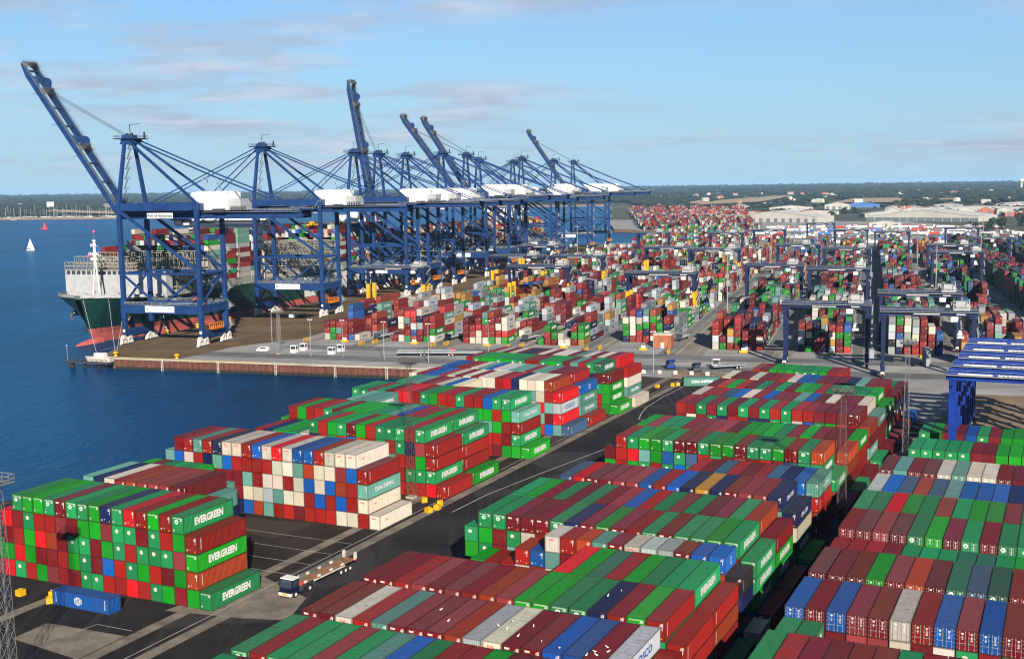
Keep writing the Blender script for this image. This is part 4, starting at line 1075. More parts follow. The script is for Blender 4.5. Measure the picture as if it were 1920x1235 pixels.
def quay_crane(v, angle, label, lift=0.0, full=True, spread=None, sign2=False):
    root = thing('ship_to_shore_crane', label, 'crane', Q(-310, v), QYAW, 'blue quay cranes along the berth')
    root.scale = (1, 1, 1 + lift)
    pt = lambda name, me, loc=None, par=root: link(name, me, par, loc)
    for x in (0, G):
        for y in (-HB, HB):
            l = pt('leg', ME_LEG, (x, y, 0))
            for s in (-1,): pt('bogie', ME_BOG, (x, y + (.6 if y < 0 else -.6), 0)).scale = (1.2, 1.2, 1.15)
        pt('sill_beam', PC['sill_beam'], (x, 0, 0)); pt('cross_beam', PC['cross_beam'], (x, 0, 0)); pt('tie_beam', PC['st'], (x, 0, 0)); pt('head_beam', PC['head_beam'], (x, 0, 0)); pt('diagonal_brace', PC['sd'], (x, 0, 0))
    for y in (-HB, HB):
        pt('portal_beam', PC['portal_beam'], (0, y, 0)); pt('tie_beam', PC['tie_beam'], (0, y, 0)); pt('diagonal_brace', PC['diag'], (0, y, 0))
        pt('diagonal_brace', PC['va'], (0, y, 0)); pt('diagonal_brace', PC['vb'], (0, y, 0)); pt('top_beam', PC['top_beam'], (0, y, 0))
    pt('girder', PC['girder']); pt('walkway', PC['walkway'])
    h = pt('machinery_house', PC['house']); pt('switch_room', PC['annex']); pt('roof_railing', PC['hrail'], None, h); pt('house_deck', PC['deck'])
    pt('mast_leg', PC['am']); pt('mast_leg', PC['ap']); mh = pt('mast_head', PC['head']); pt('platform_rail', PC['davit'], None, mh); pt('mast_ladder', PC['ladder'])
    for k in ('bm', 'bp', 'bmt', 'bpt'): pt('backstay', PC[k])
    bo = pt('boom', PC['boom'], (-4.0, 0, 57.9)); bo.rotation_euler = (0, R(angle), 0)
    pt('boom_walkway', PC['bwalk'], None, bo); pt('sheave_set', PC['sheave'], None, bo)
    if angle == 0:
        for k in ('fbm', 'fbp', 'ibm', 'ibp'): pt('forestay', PC[k])
    else:
        a = R(angle); tip = Vector((-4 - 64 * math.cos(a), 0, 57.9 + 64 * math.sin(a)))
        if angle not in ropes:
            mb = MB()
            for y in (-2.4, 0, 2.4): mb.beam((-1, y * .7, 90.3), (tip.x, y, tip.z + 1), .15)
            ropes[angle] = mb.mesh('hoist_rope', M['dark_steel'])
        pt('hoist_rope', ropes[angle])
    pt('stair_tower', PC['stairs'], (G, HB - 1, 0)); pt('portal_railing', PC['prail']); pt('lashing_cage', PC['cage'])
    sg = pt('sign_board', PC['sign'], (0, -HB - 1.02, 0)); l = link('lettering', text_mesh('PORT OF FELIXSTOWE', 9.0, .8, M['letter_blue'], .02), sg, (19.6, -.08, 16.1))
    link('lettering', text_mesh('FS', .9, .9, M['letter_dark'], .05), sg, (12.4, -.08, 15.9))
    pt('number_plate', PC['num'])
    if sign2:
        s2 = pt('sign_board', PC['sign2'], (0, -HB - .95, 0)); link('lettering', text_mesh('Port of Felixstowe', 12.0, 1.7, M['letter_dark'], .03), s2, (20.75, -.08, 55.75))
    if spread is not None:
        x, z = spread
        pt('trolley', PC['trolley'], (x, 0, 0)); pt('operator_cab', PC['cab'], (x, 0, 0)); pt('spreader', PC['spreader'], (x, 0, z))
        mb = MB()
        for dx in (-.8, .8):
            for y in (-1.6, 1.6): mb.beam((x + dx, y, z + 1.8), (x + dx, y, 52.4), .12)
        mb.build('hoist_rope', M['dark_steel'], root)
    else:
        pt('trolley', PC['trolley'], (24, 0, 0)); pt('operator_cab', PC['cab'], (24, 0, 0))
    return root
CR = [(447, 55, 0, None, True, 'blue quay crane nearest the ship bow, its boom raised steeply'),
      (563.5, 0, 0, (-22, 37), False, 'second blue quay crane from the bow, yellow spreader hanging over the ship'),
      (680, 0, 0, (-30, 44), False, 'third blue quay crane from the bow, boom lowered over the ship'),
      (718, 80.4, 0, None, False, 'blue quay crane whose boom stands almost upright'),
      (766, 0, 0, None, False, 'fifth blue quay crane from the bow, just beyond the upright boom'),
      (838, 0, .035, (-25, 40), False, 'sixth blue quay crane from the bow, before two raised booms'),
      (894, 51.8, .035, None, False, 'blue quay crane with the nearer of two paired raised booms'),
      (925, 56.8, 0, None, False, 'blue quay crane with the farther of two paired raised booms'),
      (1023, 0, 0, (-20, 42), False, 'ninth blue quay crane from the bow, boom lowered'),
      (1050, 0, .04, (-28, 40), False, 'tenth blue quay crane from the bow, taller than the one before it'),
      (1165, 0, .04, (5, 30), False, 'eleventh blue quay crane from the bow, second from the far end'),
      (1248, 54.5, .04, None, False, 'blue quay crane at the far end of the berth, boom raised')]
for v, a, lf, sp, s2, lab in CR: quay_crane(v, a, lab, lf, True, sp, s2)

# ================================================================== GANTRY CRANES OF THE YARD
def rtg_parts(span, mat, yellow):
    P = {}
    mb = MB(); mb.beam((0, 0, 3.2), (0, 0, 21.6), 1.1, 1.0, (0, 1, 0), 1.5, 1.2); P['leg'] = mb.mesh('leg', mat)
    mb = MB(); mb.beam((0, 0, 3.6), (0, 0, 13.5), 1.8, 1.6, (0, 1, 0), 2.0, 1.7); P['sleeve'] = mb.mesh('leg_sleeve', M['yellow'])
    mb = MB(); mb.box(-.7, .7, -6.2, 6.2, 2.2, 3.4); P['sill'] = mb.mesh('sill_beam', mat); mb = MB(); mb.box(-.5, .5, -5.0, 5.0, 20.2, 21.28); P['tie'] = mb.mesh('tie_beam', mat)
    mb = MB()
    for y in (0,):
        mb.box(-.6, .6, y - 1.0, y + 1.0, 1.0, 2.2); mb.mi = 1
        for yy in (-.75, .75): mb.tube((-.45, y + yy, .75), (.45, y + yy, .75), .75, 10)
        mb.mi = 0
    P['wheels'] = mb.mesh('wheel_set', [M['bogie_white'], M['black']])
    gw = .55 if mat is M['bright_blue'] else .75
    mb = MB(); mb.box(-1.4, span + 1.4, -.75, -.75 + 2 * gw, 21.3, 23.2); P['girder'] = mb.mesh('girder', mat)
    mb = MB(); mb.box(-1.2, span + 1.2, -1.8, -.76, 22.5, 22.62); rail_run(mb, (-1.2, -1.75, 22.62), (span + 1.2, -1.75, 22.62), 1.1, 4.0, .035); P['rail'] = mb.mesh('walkway', M['rail_grey'])
    mb = MB(); mb.box(span * .33, span * .62, -.83, -.76, 21.75, 22.4); bz = (22.25, 22.95) if mat is M['bright_blue'] else (21.75, 22.4)
    mb = MB(); mb.box(span * .33, span * .62, -.83, -.76, *bz); P['sign_b'] = []
    for q in ((.04, .68) if mat is M['bright_blue'] else (.80,)):
        m2 = MB(); m2.box(span * q, span * (q + (.25 if mat is M['bright_blue'] else .1)), -.83, -.76, *bz); P['sign_b'].append(m2.mesh('name_board', M['white_paint']))
    P['sign'] = mb.mesh('name_board', M['white_paint'])
    mb = MB(); mb.box(-2.6, 2.6, -5.2, 5.2, 23.2, 23.9); mb.box(-1.8, 1.2, -3.4, 1.0, 23.9, 26.0); mb.box(1.4, 2.4, -2, 3, 23.9, 25.2); rail_run(mb, (-2.6, -5.2, 23.9), (2.6, -5.2, 23.9), 1.2, 1.7, .1); rail_run(mb, (-2.6, 5.2, 23.9), (2.6, 5.2, 23.9), 1.2, 1.7, .1)
    mb.tube((-1.2, 2.6, 24.6), (1.2, 2.6, 24.6), .8, 10); mb.beam((2.4, -4, 23.9), (2.4, -4, 27.0), .25)
    P['trolley'] = mb.mesh('trolley', M['ship_grey'])
    mb = MB(); mb.prism([(-1.1, -1.0, 17.4), (1.1, -1.0, 17.4), (1.3, -1.0, 18.8), (1.1, -1.0, 20.2), (-1.1, -1.0, 20.2)], (0, 2.2, 0)); P['cab'] = mb.mesh('operator_cab', M['white_paint'])
    mb = MB(); mb.box(-.4, .4, -3.4, 3.4, .0, .5); mb.box(-1.1, 1.1, -3.2, -2.7, -.3, .4); mb.box(-1.1, 1.1, 2.7, 3.2, -.3, .4); mb.prism([(-1.0, -1.2, .5), (1.0, -1.2, .5), (.4, -1.2, 2.0), (-.4, -1.2, 2.0)], (0, 2.4, 0)); P['spreader'] = mb.mesh('spreader', M['white_paint'])
    mb = MB(); mb.box(.9, 2.5, -3.6, .4, 3.4, 6.6); mb.box(.9, 2.1, 1.2, 4.0, 3.4, 5.4); P['power'] = mb.mesh('power_pack', M['rail_grey'])
    mb = MB()
    for k in range(7):
        a, b = (-3.4, 3.4) if k % 2 == 0 else (3.4, -3.4)
        mb.beam((1.5, a, 3.6 + k * 2.6), (1.5, b, 6.2 + k * 2.6), .5, .14); mb.beam((1.8, a, 4.7 + k * 2.6), (1.8, b, 7.3 + k * 2.6), .1)
        mb.box(1.1, 2.0, b - .7, b + .7, 6.15 + k * 2.6, 6.25 + k * 2.6)
    P['stairs'] = mb.mesh('stair', M['rail_grey'])
    mb = MB(); mb.beam((span - 3.2, 0, 22.6), (span + 1.8, 0, 17.8), .5, .5); P['knee'] = mb.mesh('knee_brace', mat)
    return P
PRTG = {('y', 33.0): rtg_parts(33.0, M['yard_blue'], True), ('n', 28.6): rtg_parts(28.6, M['yard_blue'], False), ('m', 28.6): rtg_parts(28.6, M['bright_blue'], False)}
def yard_crane(key, yaw, u, v, label, trolley, hook, group, board=None):
    P = PRTG[key]; span = key[1]; GY_ = 3.0 if key[0] == 'm' else 4.2
    root = thing('yard_gantry_crane', label, 'crane', fr(yaw, u, v), yaw, group)
    pt = lambda name, me, loc=None, par=root: link(name, me, par, loc)
    for x in (0, span):
        for y in (-GY_, GY_):
            l = pt('leg', P['leg'], (x, y, 0))
            if key[0] == 'y': pt('leg_sleeve', P['sleeve'], None, l)
        pt('sill_beam', P['sill'], (x, 0, 0)); pt('tie_beam', P['tie'], (x, 0, 0)); pt('wheel_set', P['wheels'], (x, -5.2, 0)); pt('wheel_set', P['wheels'], (x, 5.2, 0))
    for y in (-GY_, GY_):
        g = pt('girder', P['girder'], (0, y, 0))
        if key[0] != 'm' or y < 0: pt('walkway', P['rail'], None, g)
    b = pt('name_board', P['sign'], (0, -GY_, 0))
    for q in P['sign_b']: pt('name_board', q, (0, -GY_, 0))
    if board: link('lettering', text_mesh(board, span * .22, .42, M['letter_dark'], .02), b, (span * .475, -.85, 22.6 if key[0] == 'm' else 22.07))
    pt('trolley', P['trolley'], (trolley, 0, 0)); pt('operator_cab', P['cab'], (trolley - 2.2, -3.5, 2.0)); pt('spreader', P['spreader'], (trolley, 0, hook))
    mb = MB()
    for dx in (-.9, .9):
        for y in (-2.4, 2.4): mb.beam((trolley + dx, y * .6, hook + .6), (trolley + dx, y, 23.3), .1)
    mb.build('hoist_rope', M['dark_steel'], root)
    pt('power_pack', P['power'], (span, 0, 0)); pt('stair', P['stairs'], (span, 0, 0)); pt('knee_brace', P['knee'], (0, -4.2, 0))
    return root
GRP = 'gantry cranes over the yard blocks'
rt = [('y', -267.6, 606, 'navy yard gantry with yellow sleeves nearest the quay cranes', 29, 15), ('y', -230, 716, 'navy yard gantry with yellow sleeves, second block from the quay, farther', 26, 16),
      ('y', -190.5, 624, 'navy yard gantry with yellow sleeves, third block from the quay, nearer', 29, 13), ('y', -192, 718, 'navy yard gantry with yellow sleeves, third block from the quay, farther', 30, 14),
      ('y', -249, 842, 'navy yard gantry far along the block nearest the quay', 24, 17), ('y', -115.5, 581, 'navy yard gantry with yellow sleeves straddling the block left of the service road', 30, 13),
      ('y', -151.5, 824, 'navy yard gantry with yellow sleeves, fourth block from the quay', 24, 17), ('y', -117, 800, 'navy yard gantry with yellow sleeves beyond the one by the service road', 28, 16),
      ('n', -28.8, 437, 'navy yard gantry with white name board standing on the front apron', 24.5, 13.5), ('n', 5.0, 417, 'blue yard gantry with a number plate standing on the front apron', 24.5, 14),
      ('n', 4.6, 486, 'navy yard gantry just behind the numbered one', 25, 16), ('n', -63.2, 644, 'navy yard gantry halfway along the block right of the service road', 24, 14),
      ('n', -29.4, 622, 'navy yard gantry halfway along the second block right of the service road', 25, 12), ('n', -63.2, 862, 'navy yard gantry in the far half, first block right of the service road', 20, 15),
      ('n', -29, 815, 'navy yard gantry in the far half, second block right of the service road', 24, 14), ('n', 38.6, 862, 'farther of two navy yard gantries over the fourth block right of the road', 23, 16),
      ('n', 37.6, 776, 'nearer of two navy yard gantries over the fourth block right of the road', 25, 15), ('n', -106, 1142, 'far navy yard gantry over the last rows left of the service road', 22, 15),
      ('n', -66, 1325, 'farthest navy yard gantry at the end of the yard', 20, 16), ('n', -31, 1136, 'far navy yard gantry, second block right of the service road', 20, 16),
      ('n', 4.2, 1094, 'far navy yard gantry, third block right of the service road', 22, 16), ('n', 68, 1181, 'far navy yard gantry near the white trailers', 20, 16),
      ('n', -138, 1068, 'far navy yard gantry, two blocks left of the service road', 20, 16), ('n', -207, 1086, 'far navy yard gantry near the inlet water', 20, 16), ('n', 74, 975, 'navy yard gantry beside the dark stacks at the yard edge', 18, 16)]
for kk, u, v, lab, tr_, hk in rt:
    yard_crane((kk, 33.0 if kk == 'y' else 28.6), QYAW, u, v, lab, tr_, hk, GRP, 'PORT OF FELIXSTOWE' if lab.startswith('navy yard gantry with white') else None)
for k in range(5):
    yard_crane(('m', 28.6), YYAW, -23.6, 281.0 + k * 14.3, '%s of five bright blue gantry cranes parked close together, counted from the front' % ORD[k], 22, 17, 'bright blue gantry cranes parked together', 'MORRIS')

# ================================================================== SHIPS
def hull_paint(name, upper, lower, zline):
    t = NT(name); gp = t.geo(); sp = t.n('ShaderNodeSeparateXYZ'); t.l(gp, sp.inputs[0])
    f = t.ramp(sp.outputs[2], zline - .08, zline + .08)
    n = t.ramp(t.noise(gp, 0.12, 6, 0.65), .3, .7)
    lo = t.mix(n, lower, tuple(x * .72 for x in lower)); up = t.mix(t.math('MULTIPLY', n, .5), upper, tuple(min(1, x * 1.6) for x in upper))
    mp = t.n('ShaderNodeMapping'); mp.inputs['Scale'].default_value = (.6, .6, .05); t.l(gp, mp.inputs[0])
    st = t.ramp(t.noise(mp.outputs[0], 1.0, 5, .6), .58, .75, 0, .4)
    return t.done(t.mix(st, t.mix(f, lo, up), (.10, .07, .05)), .38, 0, .45)
M['hull_green'] = hull_paint('hull_green', (0.003, 0.022, 0.017), (0.36, 0.085, 0.075), 2.4)
M['hull_dark'] = hull_paint('hull_dark', (0.018, 0.018, 0.022), (0.28, 0.06, 0.05), 1.0)
def make_ship(name, label, uc, bow, length, half, deck, hullmat, detail=True):
    """bow at v=bow, stern away from the camera; local x = across, y = along"""
    root = thing(name, label, 'ship', Q(uc, bow), QYAW)
    k = length / 400.0
    st_ = [-1.5, 1, 4, 9, 16, 26, 40, 60, 85, 105, 150, 250, 330, 365, 385, 398]
    deckw = [.06, .22, .42, .62, .80, .93, 1, 1, 1, 1, 1, 1, 1, .98, .93, .86]
    watw = [0, 0, 0, .02, .07, .18, .36, .62, .90, 1, 1, 1, .94, .78, .55, .3]
    rows = []
    zs = [-8.0, WATER_Z, 0.0, 6.0, 12.0, deck - 1.2]
    for i, s in enumerate(st_):
        dz = deck + max(0, (26 - s) / 26) * 1.2
        row = []
        for sg in (1, -1):
            pr = []
            for q, z in enumerate(zs + [dz]):
                t_ = max(0.0, min(1.0, (z - WATER_Z) / (dz - WATER_Z)))
                w = watw[i] + (deckw[i] - watw[i]) * (t_ ** (1.55 if s < 60 else .8)); w = max(w, 0.012)
                rake = (1 - t_) ** 1.2 * 10.5 * max(0, 1 - s / 60.0)
                pr.append((sg * w * half, (s + rake) * k, z))
            row.append(pr)
        rows.append([p for p in row[0][::-1]] + [p for p in row[1]])
    mb = MB(); mb.grid(rows)
    mb.add([rows[-1][j] for j in range(len(rows[-1]))], [tuple(range(len(rows[-1])))])
    hull = mb.build('hull', hullmat, root, smooth=False)
    if detail:                       # bulbous bow
        mb = MB(); rr = []
        for j in range(9):
            a = j / 8.0; yy = -5.5 + a * 19; rad = 3.1 * math.sqrt(max(0.02, 1 - (1 - a) ** 2.2))
            rr.append([(math.cos(R(q * 30)) * rad * .8, yy * k, -5.2 + math.sin(R(q * 30)) * rad) for q in range(12)])
        mb.grid(rr, True); mb.build('bulbous_bow', hullmat, root, smooth=True)
    mb = MB(); mb.add([(s_ * deckw[i] * half * .985, st_[i] * k, deck - .6 + max(0, (26 - st_[i]) / 26) * 1.2) for i in range(len(st_)) for s_ in (-1, 1)],
                      [(2 * i, 2 * i + 1, 2 * i + 3, 2 * i + 2) for i in range(len(st_) - 1)]); mb.build('deck', M['deck_green'], root)
    return root
D0 = 16.3
BOW = 460.5
ship = make_ship('container_ship', 'huge dark green container ship moored bow-first under the quay cranes', SHIP_U, BOW, 400, 29.6, D0, M['hull_green'])
def sp_(name, mb, mat, par=None): return mb.build(name, mat, par if par is not None else ship)
# bulwark rim, breakwater wall and forward lattice
mb = MB(); mb.box(-28.4, 28.4, 27.5, 28.5, D0 - .5, 28.6); mb.box(21.5, 28.4, 28.5, 33, D0, 28.6); mb.box(-28.4, -21.5, 28.5, 33, D0, 28.6); bw = sp_('breakwater', mb, M['ship_grey'])
mb = MB()
for k in range(19): mb.box(-27.4 + k * 2.92, -25.4 + k * 2.92, 27.44, 27.5, 26.4, 28.2)
stuff(mb.build('opening', M['dark_steel'], bw))
def lattice(mb, y, z0, z1, rows, w=29.0, step=2.5, d=1.4):
    n = int(2 * w / step)
    for yy in (y, y + d):
        for k in range(n + 1): mb.box(-w + k * step - .11, -w + k * step + .11, yy - .1, yy + .1, z0, z1)
        for r_ in range(rows + 1): z = z0 + (z1 - z0) * r_ / rows; mb.box(-w, w, yy - .12, yy + .12, z - .16, z + .16)
    for r_ in range(1, rows + 1): z = z0 + (z1 - z0) * r_ / rows; mb.box(-w, w, y + .12, y + d - .12, z - .05, z + .05)
mb = MB(); lattice(mb, 27.4, 28.62, 32.2, 2, 28.3); sp_('lashing_bridge', mb, M['lash_grey'])
BR = [(36.0, 34.6), (50.4, 35.8), (65.4, 35.8), (80.4, 35.8), (95.4, 35.8), (148, 32), (163, 36), (178, 34), (194, 34), (206, 35), (219.4, 34), (234.4, 34), (249.4, 34), (264.4, 34), (279.4, 34), (294.4, 34)]
for y, z1 in BR:
    mb = MB(); lattice(mb, y, D0, z1, 5); sp_('lashing_bridge', mb, M['lash_grey'])
for y in (38, 52.2, 67.2, 82.2, 97.2, 110.2, 150, 165, 180, 195.6, 207.6, 221.2, 236.2, 251.2, 266.2, 281.2, 296.2):
    mb = MB(); mb.box(-27.8, 27.8, y, y + 12.6, D0 - .3, D0 + 3.9); sp_('hatch_cover', mb, M['lash_grey'])
# bridge house and funnel
mb = MB(); mb.box(-20, 20, 125, 139, D0, 46.5); mb.box(-29.5, 29.5, 126.5, 134, 46.5, 50.4); mb.box(-9, 9, 127, 136, 50.4, 52.4); sup = sp_('bridge_house', mb, M['white_paint'])
mb = MB()
for k in range(5):
    for x in range(14): mb.box(-18.6 + x * 2.8, -17.4 + x * 2.8, 124.95, 125.0, 24 + k * 4.2, 25.3 + k * 4.2); mb.box(20.0, 20.05, 126 + x * .9, 126.5 + x * .9, 24 + k * 4.2, 25.3 + k * 4.2)
stuff(mb.build('window', M['glass'], sup)); mb = MB(); mb.box(-28.5, 28.5, 126.42, 126.5, 48.2, 49.6); mb.build('wheelhouse_window', M['glass'], sup)
mb = MB(); mb.tube((0, 132, 52.4), (0, 132, 60), .35, 8); mb.box(-4, 4, 131.8, 132.2, 56, 56.4); mb.tube((-8, 133, 52.4), (-8, 133, 54), .5, 8); mb.build('radar_mast', M['white_paint'], sup)
mb = MB(); mb.box(-12, 12, 307, 325, D0, 48); mb.prism([(-5, 310, 48), (5, 310, 48), (4, 311, 56), (-4, 311, 56)], (0, 11, 0)); sp_('funnel', mb, M['white_paint'])
# foremast
mb = MB(); yb = 13.0
for sx in (-1, 1): mb.beam((sx * 2.0, yb, D0 + 1), (sx * .4, yb, D0 + 16), .65, .65, (0, 1, 0), .5, .5)
mb.beam((0, yb + 3.6, D0 + 1), (0, yb + .4, D0 + 15), .5); mb.tube((0, yb, D0 + 15), (0, yb, D0 + 27), .8, 10, .55)
for z, w in ((D0 + 18, 1.8), (D0 + 20.5, 2.6), (D0 + 24.5, 1.5)): mb.box(-w, w, yb - .9, yb + .9, z, z + .25); rail_run(mb, (-w, yb - .9, z + .25), (w, yb - .9, z + .25), .9, .9, .12)
mb.box(-.7, .7, yb - .5, yb + .5, D0 + 27, D0 + 27.6)
sp_('foremast', mb, M['white_paint'])
for (x, z) in ((-3.4, D0 + 20.0), (.2, D0 + 31.5)):
    mb = MB(); mb.add([(x + a * .65, yb + b * .65, z + c * .75) for a, b, c in IC2V], IC2F); sp_('signal_ball', mb, M['pink_ball'])
mb = MB(); mb.beam((0, yb, D0 + 27.6), (.2, yb, D0 + 31.5), .1); mb.beam((-2.4, yb, D0 + 20.6), (-3.4, yb, D0 + 20.2), .1); sp_('halyard', mb, M['rail_grey'])
# forecastle gear
mb = MB()
for x, y in ((-7, 18), (7, 18), (-11, 24), (11, 24), (4, 9), (-4, 9)): mb.tube((x - 1.6, y, D0 + 1.6), (x + 1.6, y, D0 + 1.6), 1.1, 10); mb.box(x - 2.0, x + 2.0, y - 1.0, y + 1.0, D0 - .5, D0 + .8)
for x in range(-9, 10, 3): mb.tube((x, 6 + abs(x) * .9, D0 + 1), (x, 6 + abs(x) * .9, D0 + 2.6), .35, 8)
sp_('mooring_winch', mb, M['ship_grey'])['kind'] = 'stuff'
mb = MB(); pts = []
for s, w in ((-1.5, .06), (1, .22), (4, .42), (9, .62), (16, .80), (26, .93), (37, .99)): pts.append((s, w * 29.7, D0 + max(0, (26 - s) / 26) * 1.2))
for sg in (-1, 1): mb.grid([[(sg * w, s, z + .2) for s, w, z in pts], [(sg * w, s - .25, z + 1.5) for s, w, z in pts]]); mb.grid([[(sg * (w - .3), s + .2, z + 1.5) for s, w, z in pts], [(sg * w, s - .25, z + 1.5) for s, w, z in pts]])
sp_('bulwark', mb, M['ship_grey'])
mb = MB()
for sg in (-1, 1): rail_run(mb, (sg * 29.4, 43, D0), (sg * 29.4, 300, D0), 1.2, 3, .1)
sp_('deck_rail', mb, M['rail_grey'])
# anchors
for sg in (-1, 1):
    mb = MB(); c = Vector((sg * 14.5, 15.0, 8.8)); d = Vector((sg * .62, -.70, -.1)).normalized()
    mb.tube(c - d * 2.2, c + d * 1.1, 1.5, 12, 1.15); pk = mb.build('anchor_pocket', M['hull_green'], ship)
    mb = MB(); c2 = c + d * 1.4; mb.beam(c2, c2 + Vector((0, 0, -2.6)), .5); sd = d.cross(Vector((0, 0, 1))).normalized()
    for q in (-1, 1): mb.beam(c2 + Vector((0, 0, -2.4)), c2 + sd * q * 1.5 + Vector((0, 0, -.8)) + d * .4, .45)
    mb.beam(c2 + sd * -1.1 + Vector((0, 0, -2.5)), c2 + sd * 1.1 + Vector((0, 0, -2.5)), .6); mb.build('anchor', M['tan_steel'], ship)
# names on the hull
def hull_text(s, y, z, w, h, x=29.75, rz=90, bold=.02):
    return link('lettering', text_mesh(s, w, h, M['letter_white'], bold), ship, (x, y, z), R(rz))
hull_text('EVERGREEN', 254, 8.6, 172, 12.0, bold=.05)
hull_text('EVER GOVERN', 30.0, 13.9, 15.5, 1.6, x=28.55, rz=84.5)
mb = MB(); mb.tube((29.6, 50, 11.9), (29.75, 50, 11.9), 2.5, 24); sp_('thruster_mark', mb, M['red_oxide'])
# mooring lines
for (a, b) in (((2.5, -.8, D0 + .6), (53, -60, -1.0)), ((13, 3.8, D0 + .6), (58.6, -56.5, 1.4)), ((18.5, 8.6, D0 + .6), (59.0, -56.2, 1.4)), ((25.6, 21, D0), (37, 13.6, 1)), ((26.5, 24, D0), (37, 14, 1))):
    mb = MB(); a = Vector(a); b = Vector(b); pr = a
    for q in range(1, 9):
        t_ = q / 8; p = a.lerp(b, t_); p.z -= 4 * .9 * t_ * (1 - t_); mb.tube(pr, p, .07, 5, cap=False); pr = p
    sp_('mooring_line', mb, M['white_paint'])

s2 = make_ship('container_ship', 'second container ship loaded with yellow and red boxes farther along the quay', SHIP_U + 4, 872.0, 330, 25.0, 15.5, M['hull_dark'], False)
mb = MB(); mb.box(-16, 16, 240, 252, 15.5, 42); mb.box(-24, 24, 241, 248, 42, 45.5); mb.build('bridge_house', M['white_paint'], s2)
for k in range(19):
    mb = MB(); lattice(mb, 25.6 + k * 15, 15.5, 26, 3, 23.0, 3.2); mb.build('lashing_bridge', M['lash_grey'], s2)

# ================================================================== DOCK WALL
dw = thing('sheet_pile_wall', 'rust brown sheet pile wall with pale cope along the dock edge', 'wall', Q(-289, VQW), QYAW)
toqm = toQ(Y(-176, v_meet))[0]
DL = toqm + 289.0
t = NT('rusty_piles'); gp = t.geo(); spx = t.n('ShaderNodeSeparateXYZ'); t.l(gp, spx.inputs[0])
mp = t.n('ShaderNodeMapping'); mp.inputs['Scale'].default_value = (1.4, 1.4, .25); t.l(gp, mp.inputs[0])
cc = t.mix(t.ramp(t.noise(mp.outputs[0], .9, 6, .65), .3, .7), (.045, .015, .010), (.105, .034, .020))
tide = t.ramp(t.math('ADD', spx.outputs[2], t.math('MULTIPLY', t.noise(gp, .8, 4), 1.2)), -3.1, -2.3)
M['piles'] = t.done(t.mix(tide, (.006, .007, .005), cc), .85)
mb = MB(); mb.grid([[(x, y, -7) for x, y in ((0, 0), (.35, 0), (.75, -.42), (1.95, -.42), (2.35, 0), (2.7, 0))], [(x, y, -.5) for x, y in ((0, 0), (.35, 0), (.75, -.42), (1.95, -.42), (2.35, 0), (2.7, 0))]]); ME_PILE = mb.mesh('sheet_pile', M['piles'])
for k in range(int(DL / 2.7)): link('sheet_pile', ME_PILE, dw, (k * 2.7, -.22 + .04 * math.sin(k * 2.3), 0))
mb = MB(); mb.box(-.4, DL, -.9, 1.6, -.5, .22); mb.build('cope_beam', M['concrete'], dw)
mb = MB(); mb.box(1, 66, -.92, -.65, .222, .30); mb.build('edge_stripe', M['yellow'], dw)
ml = MB()
for z in (-.9,): pass
for x in (22, 47, 72, 97, 118):
    mb = MB()
    for dx in (-.35, .35): mb.tube((x + dx, -.98, -5), (x + dx, -.98, .2), .10, 6)
    for q in range(9): mb.beam((x - .35, -.98, -4.6 + q * .55), (x + .35, -.98, -4.6 + q * .55), .08)
    mb.build('ladder', M['bogie_white'], dw)
# mooring dolphin platform off the corner
dp = thing('mooring_dolphin', 'low dark jetty platform on piles off the quay corner', 'jetty', Q(-300, 399), QYAW)
mb = MB(); mb.box(-9, 9.5, -2.2, 2.6, -2.3, -1.6); mb.prism([(-12, -1.2, -2.2), (-9, -2.2, -2.2), (-9, 2.6, -2.2), (-11.5, .6, -2.2)], (0, 0, .5)); mb.build('platform', M['dark_steel'], dp)
for x in (-9, -3, 4): mb = MB(); mb.tube((x, 0, -8), (x, 0, -2.3), 1.1 if x < -5 else .6, 12); mb.build('pile', M['piles'], dp)
mb = MB(); rail_run(mb, (-11, -1.5, -1.6), (9, -2.1, -1.6), 1.2, 2.5, .05); rail_run(mb, (-11, 1.6, -1.6), (9, 2.5, -1.6), 1.2, 2.5, .08); mb.build('railing', M['dark_steel'], dp)
mb = MB(); mb.tube((-11, -.2, -1.7), (-11, -.2, 4.5), .1, 6); mb.box(-11.25, -10.75, -.45, .05, 4.3, 5.0); mb.build('beacon_post', M['rail_grey'], dp)
wb = thing('work_boat', 'small white work boat resting beside the jetty platform', 'boat', Q(-296, 399.6, -1.55), QYAW)
mb = MB(); mb.grid([[(-6, -.5, .3), (-5, -1.5, .0), (5.5, -1.6, .0), (5.5, 1.6, .0), (-5, 1.5, 0), (-6, .5, .3)], [(-7, -.4, 1.9), (-5, -1.9, 1.7), (5.7, -2.0, 1.7), (5.7, 2.0, 1.7), (-5, 1.9, 1.7), (-7, .4, 1.9)]], True)
mb.add([(-7, -.4, 1.9), (-5, -1.9, 1.7), (5.7, -2.0, 1.7), (5.7, 2.0, 1.7), (-5, 1.9, 1.7), (-7, .4, 1.9)], [(0, 1, 2, 3, 4, 5)]); mb.build('hull', M['bogie_white'], wb)
mb = MB(); mb.box(-2, 2.5, -1.3, 1.3, 1.7, 3.4); mb.build('cabin', M['white_paint'], wb)
BOLL = MB(); BOLL.tube((0, 0, 0), (0, 0, .5), .55, 12, .4); BOLL.tube((0, 0, .5), (0, 0, 1.0), .4, 12, .75); BOLL.tube((0, 0, 1.0), (0, 0, 1.3), .75, 12, .5); ME_BOLL = BOLL.mesh('mooring_bollard', M['yellow'])
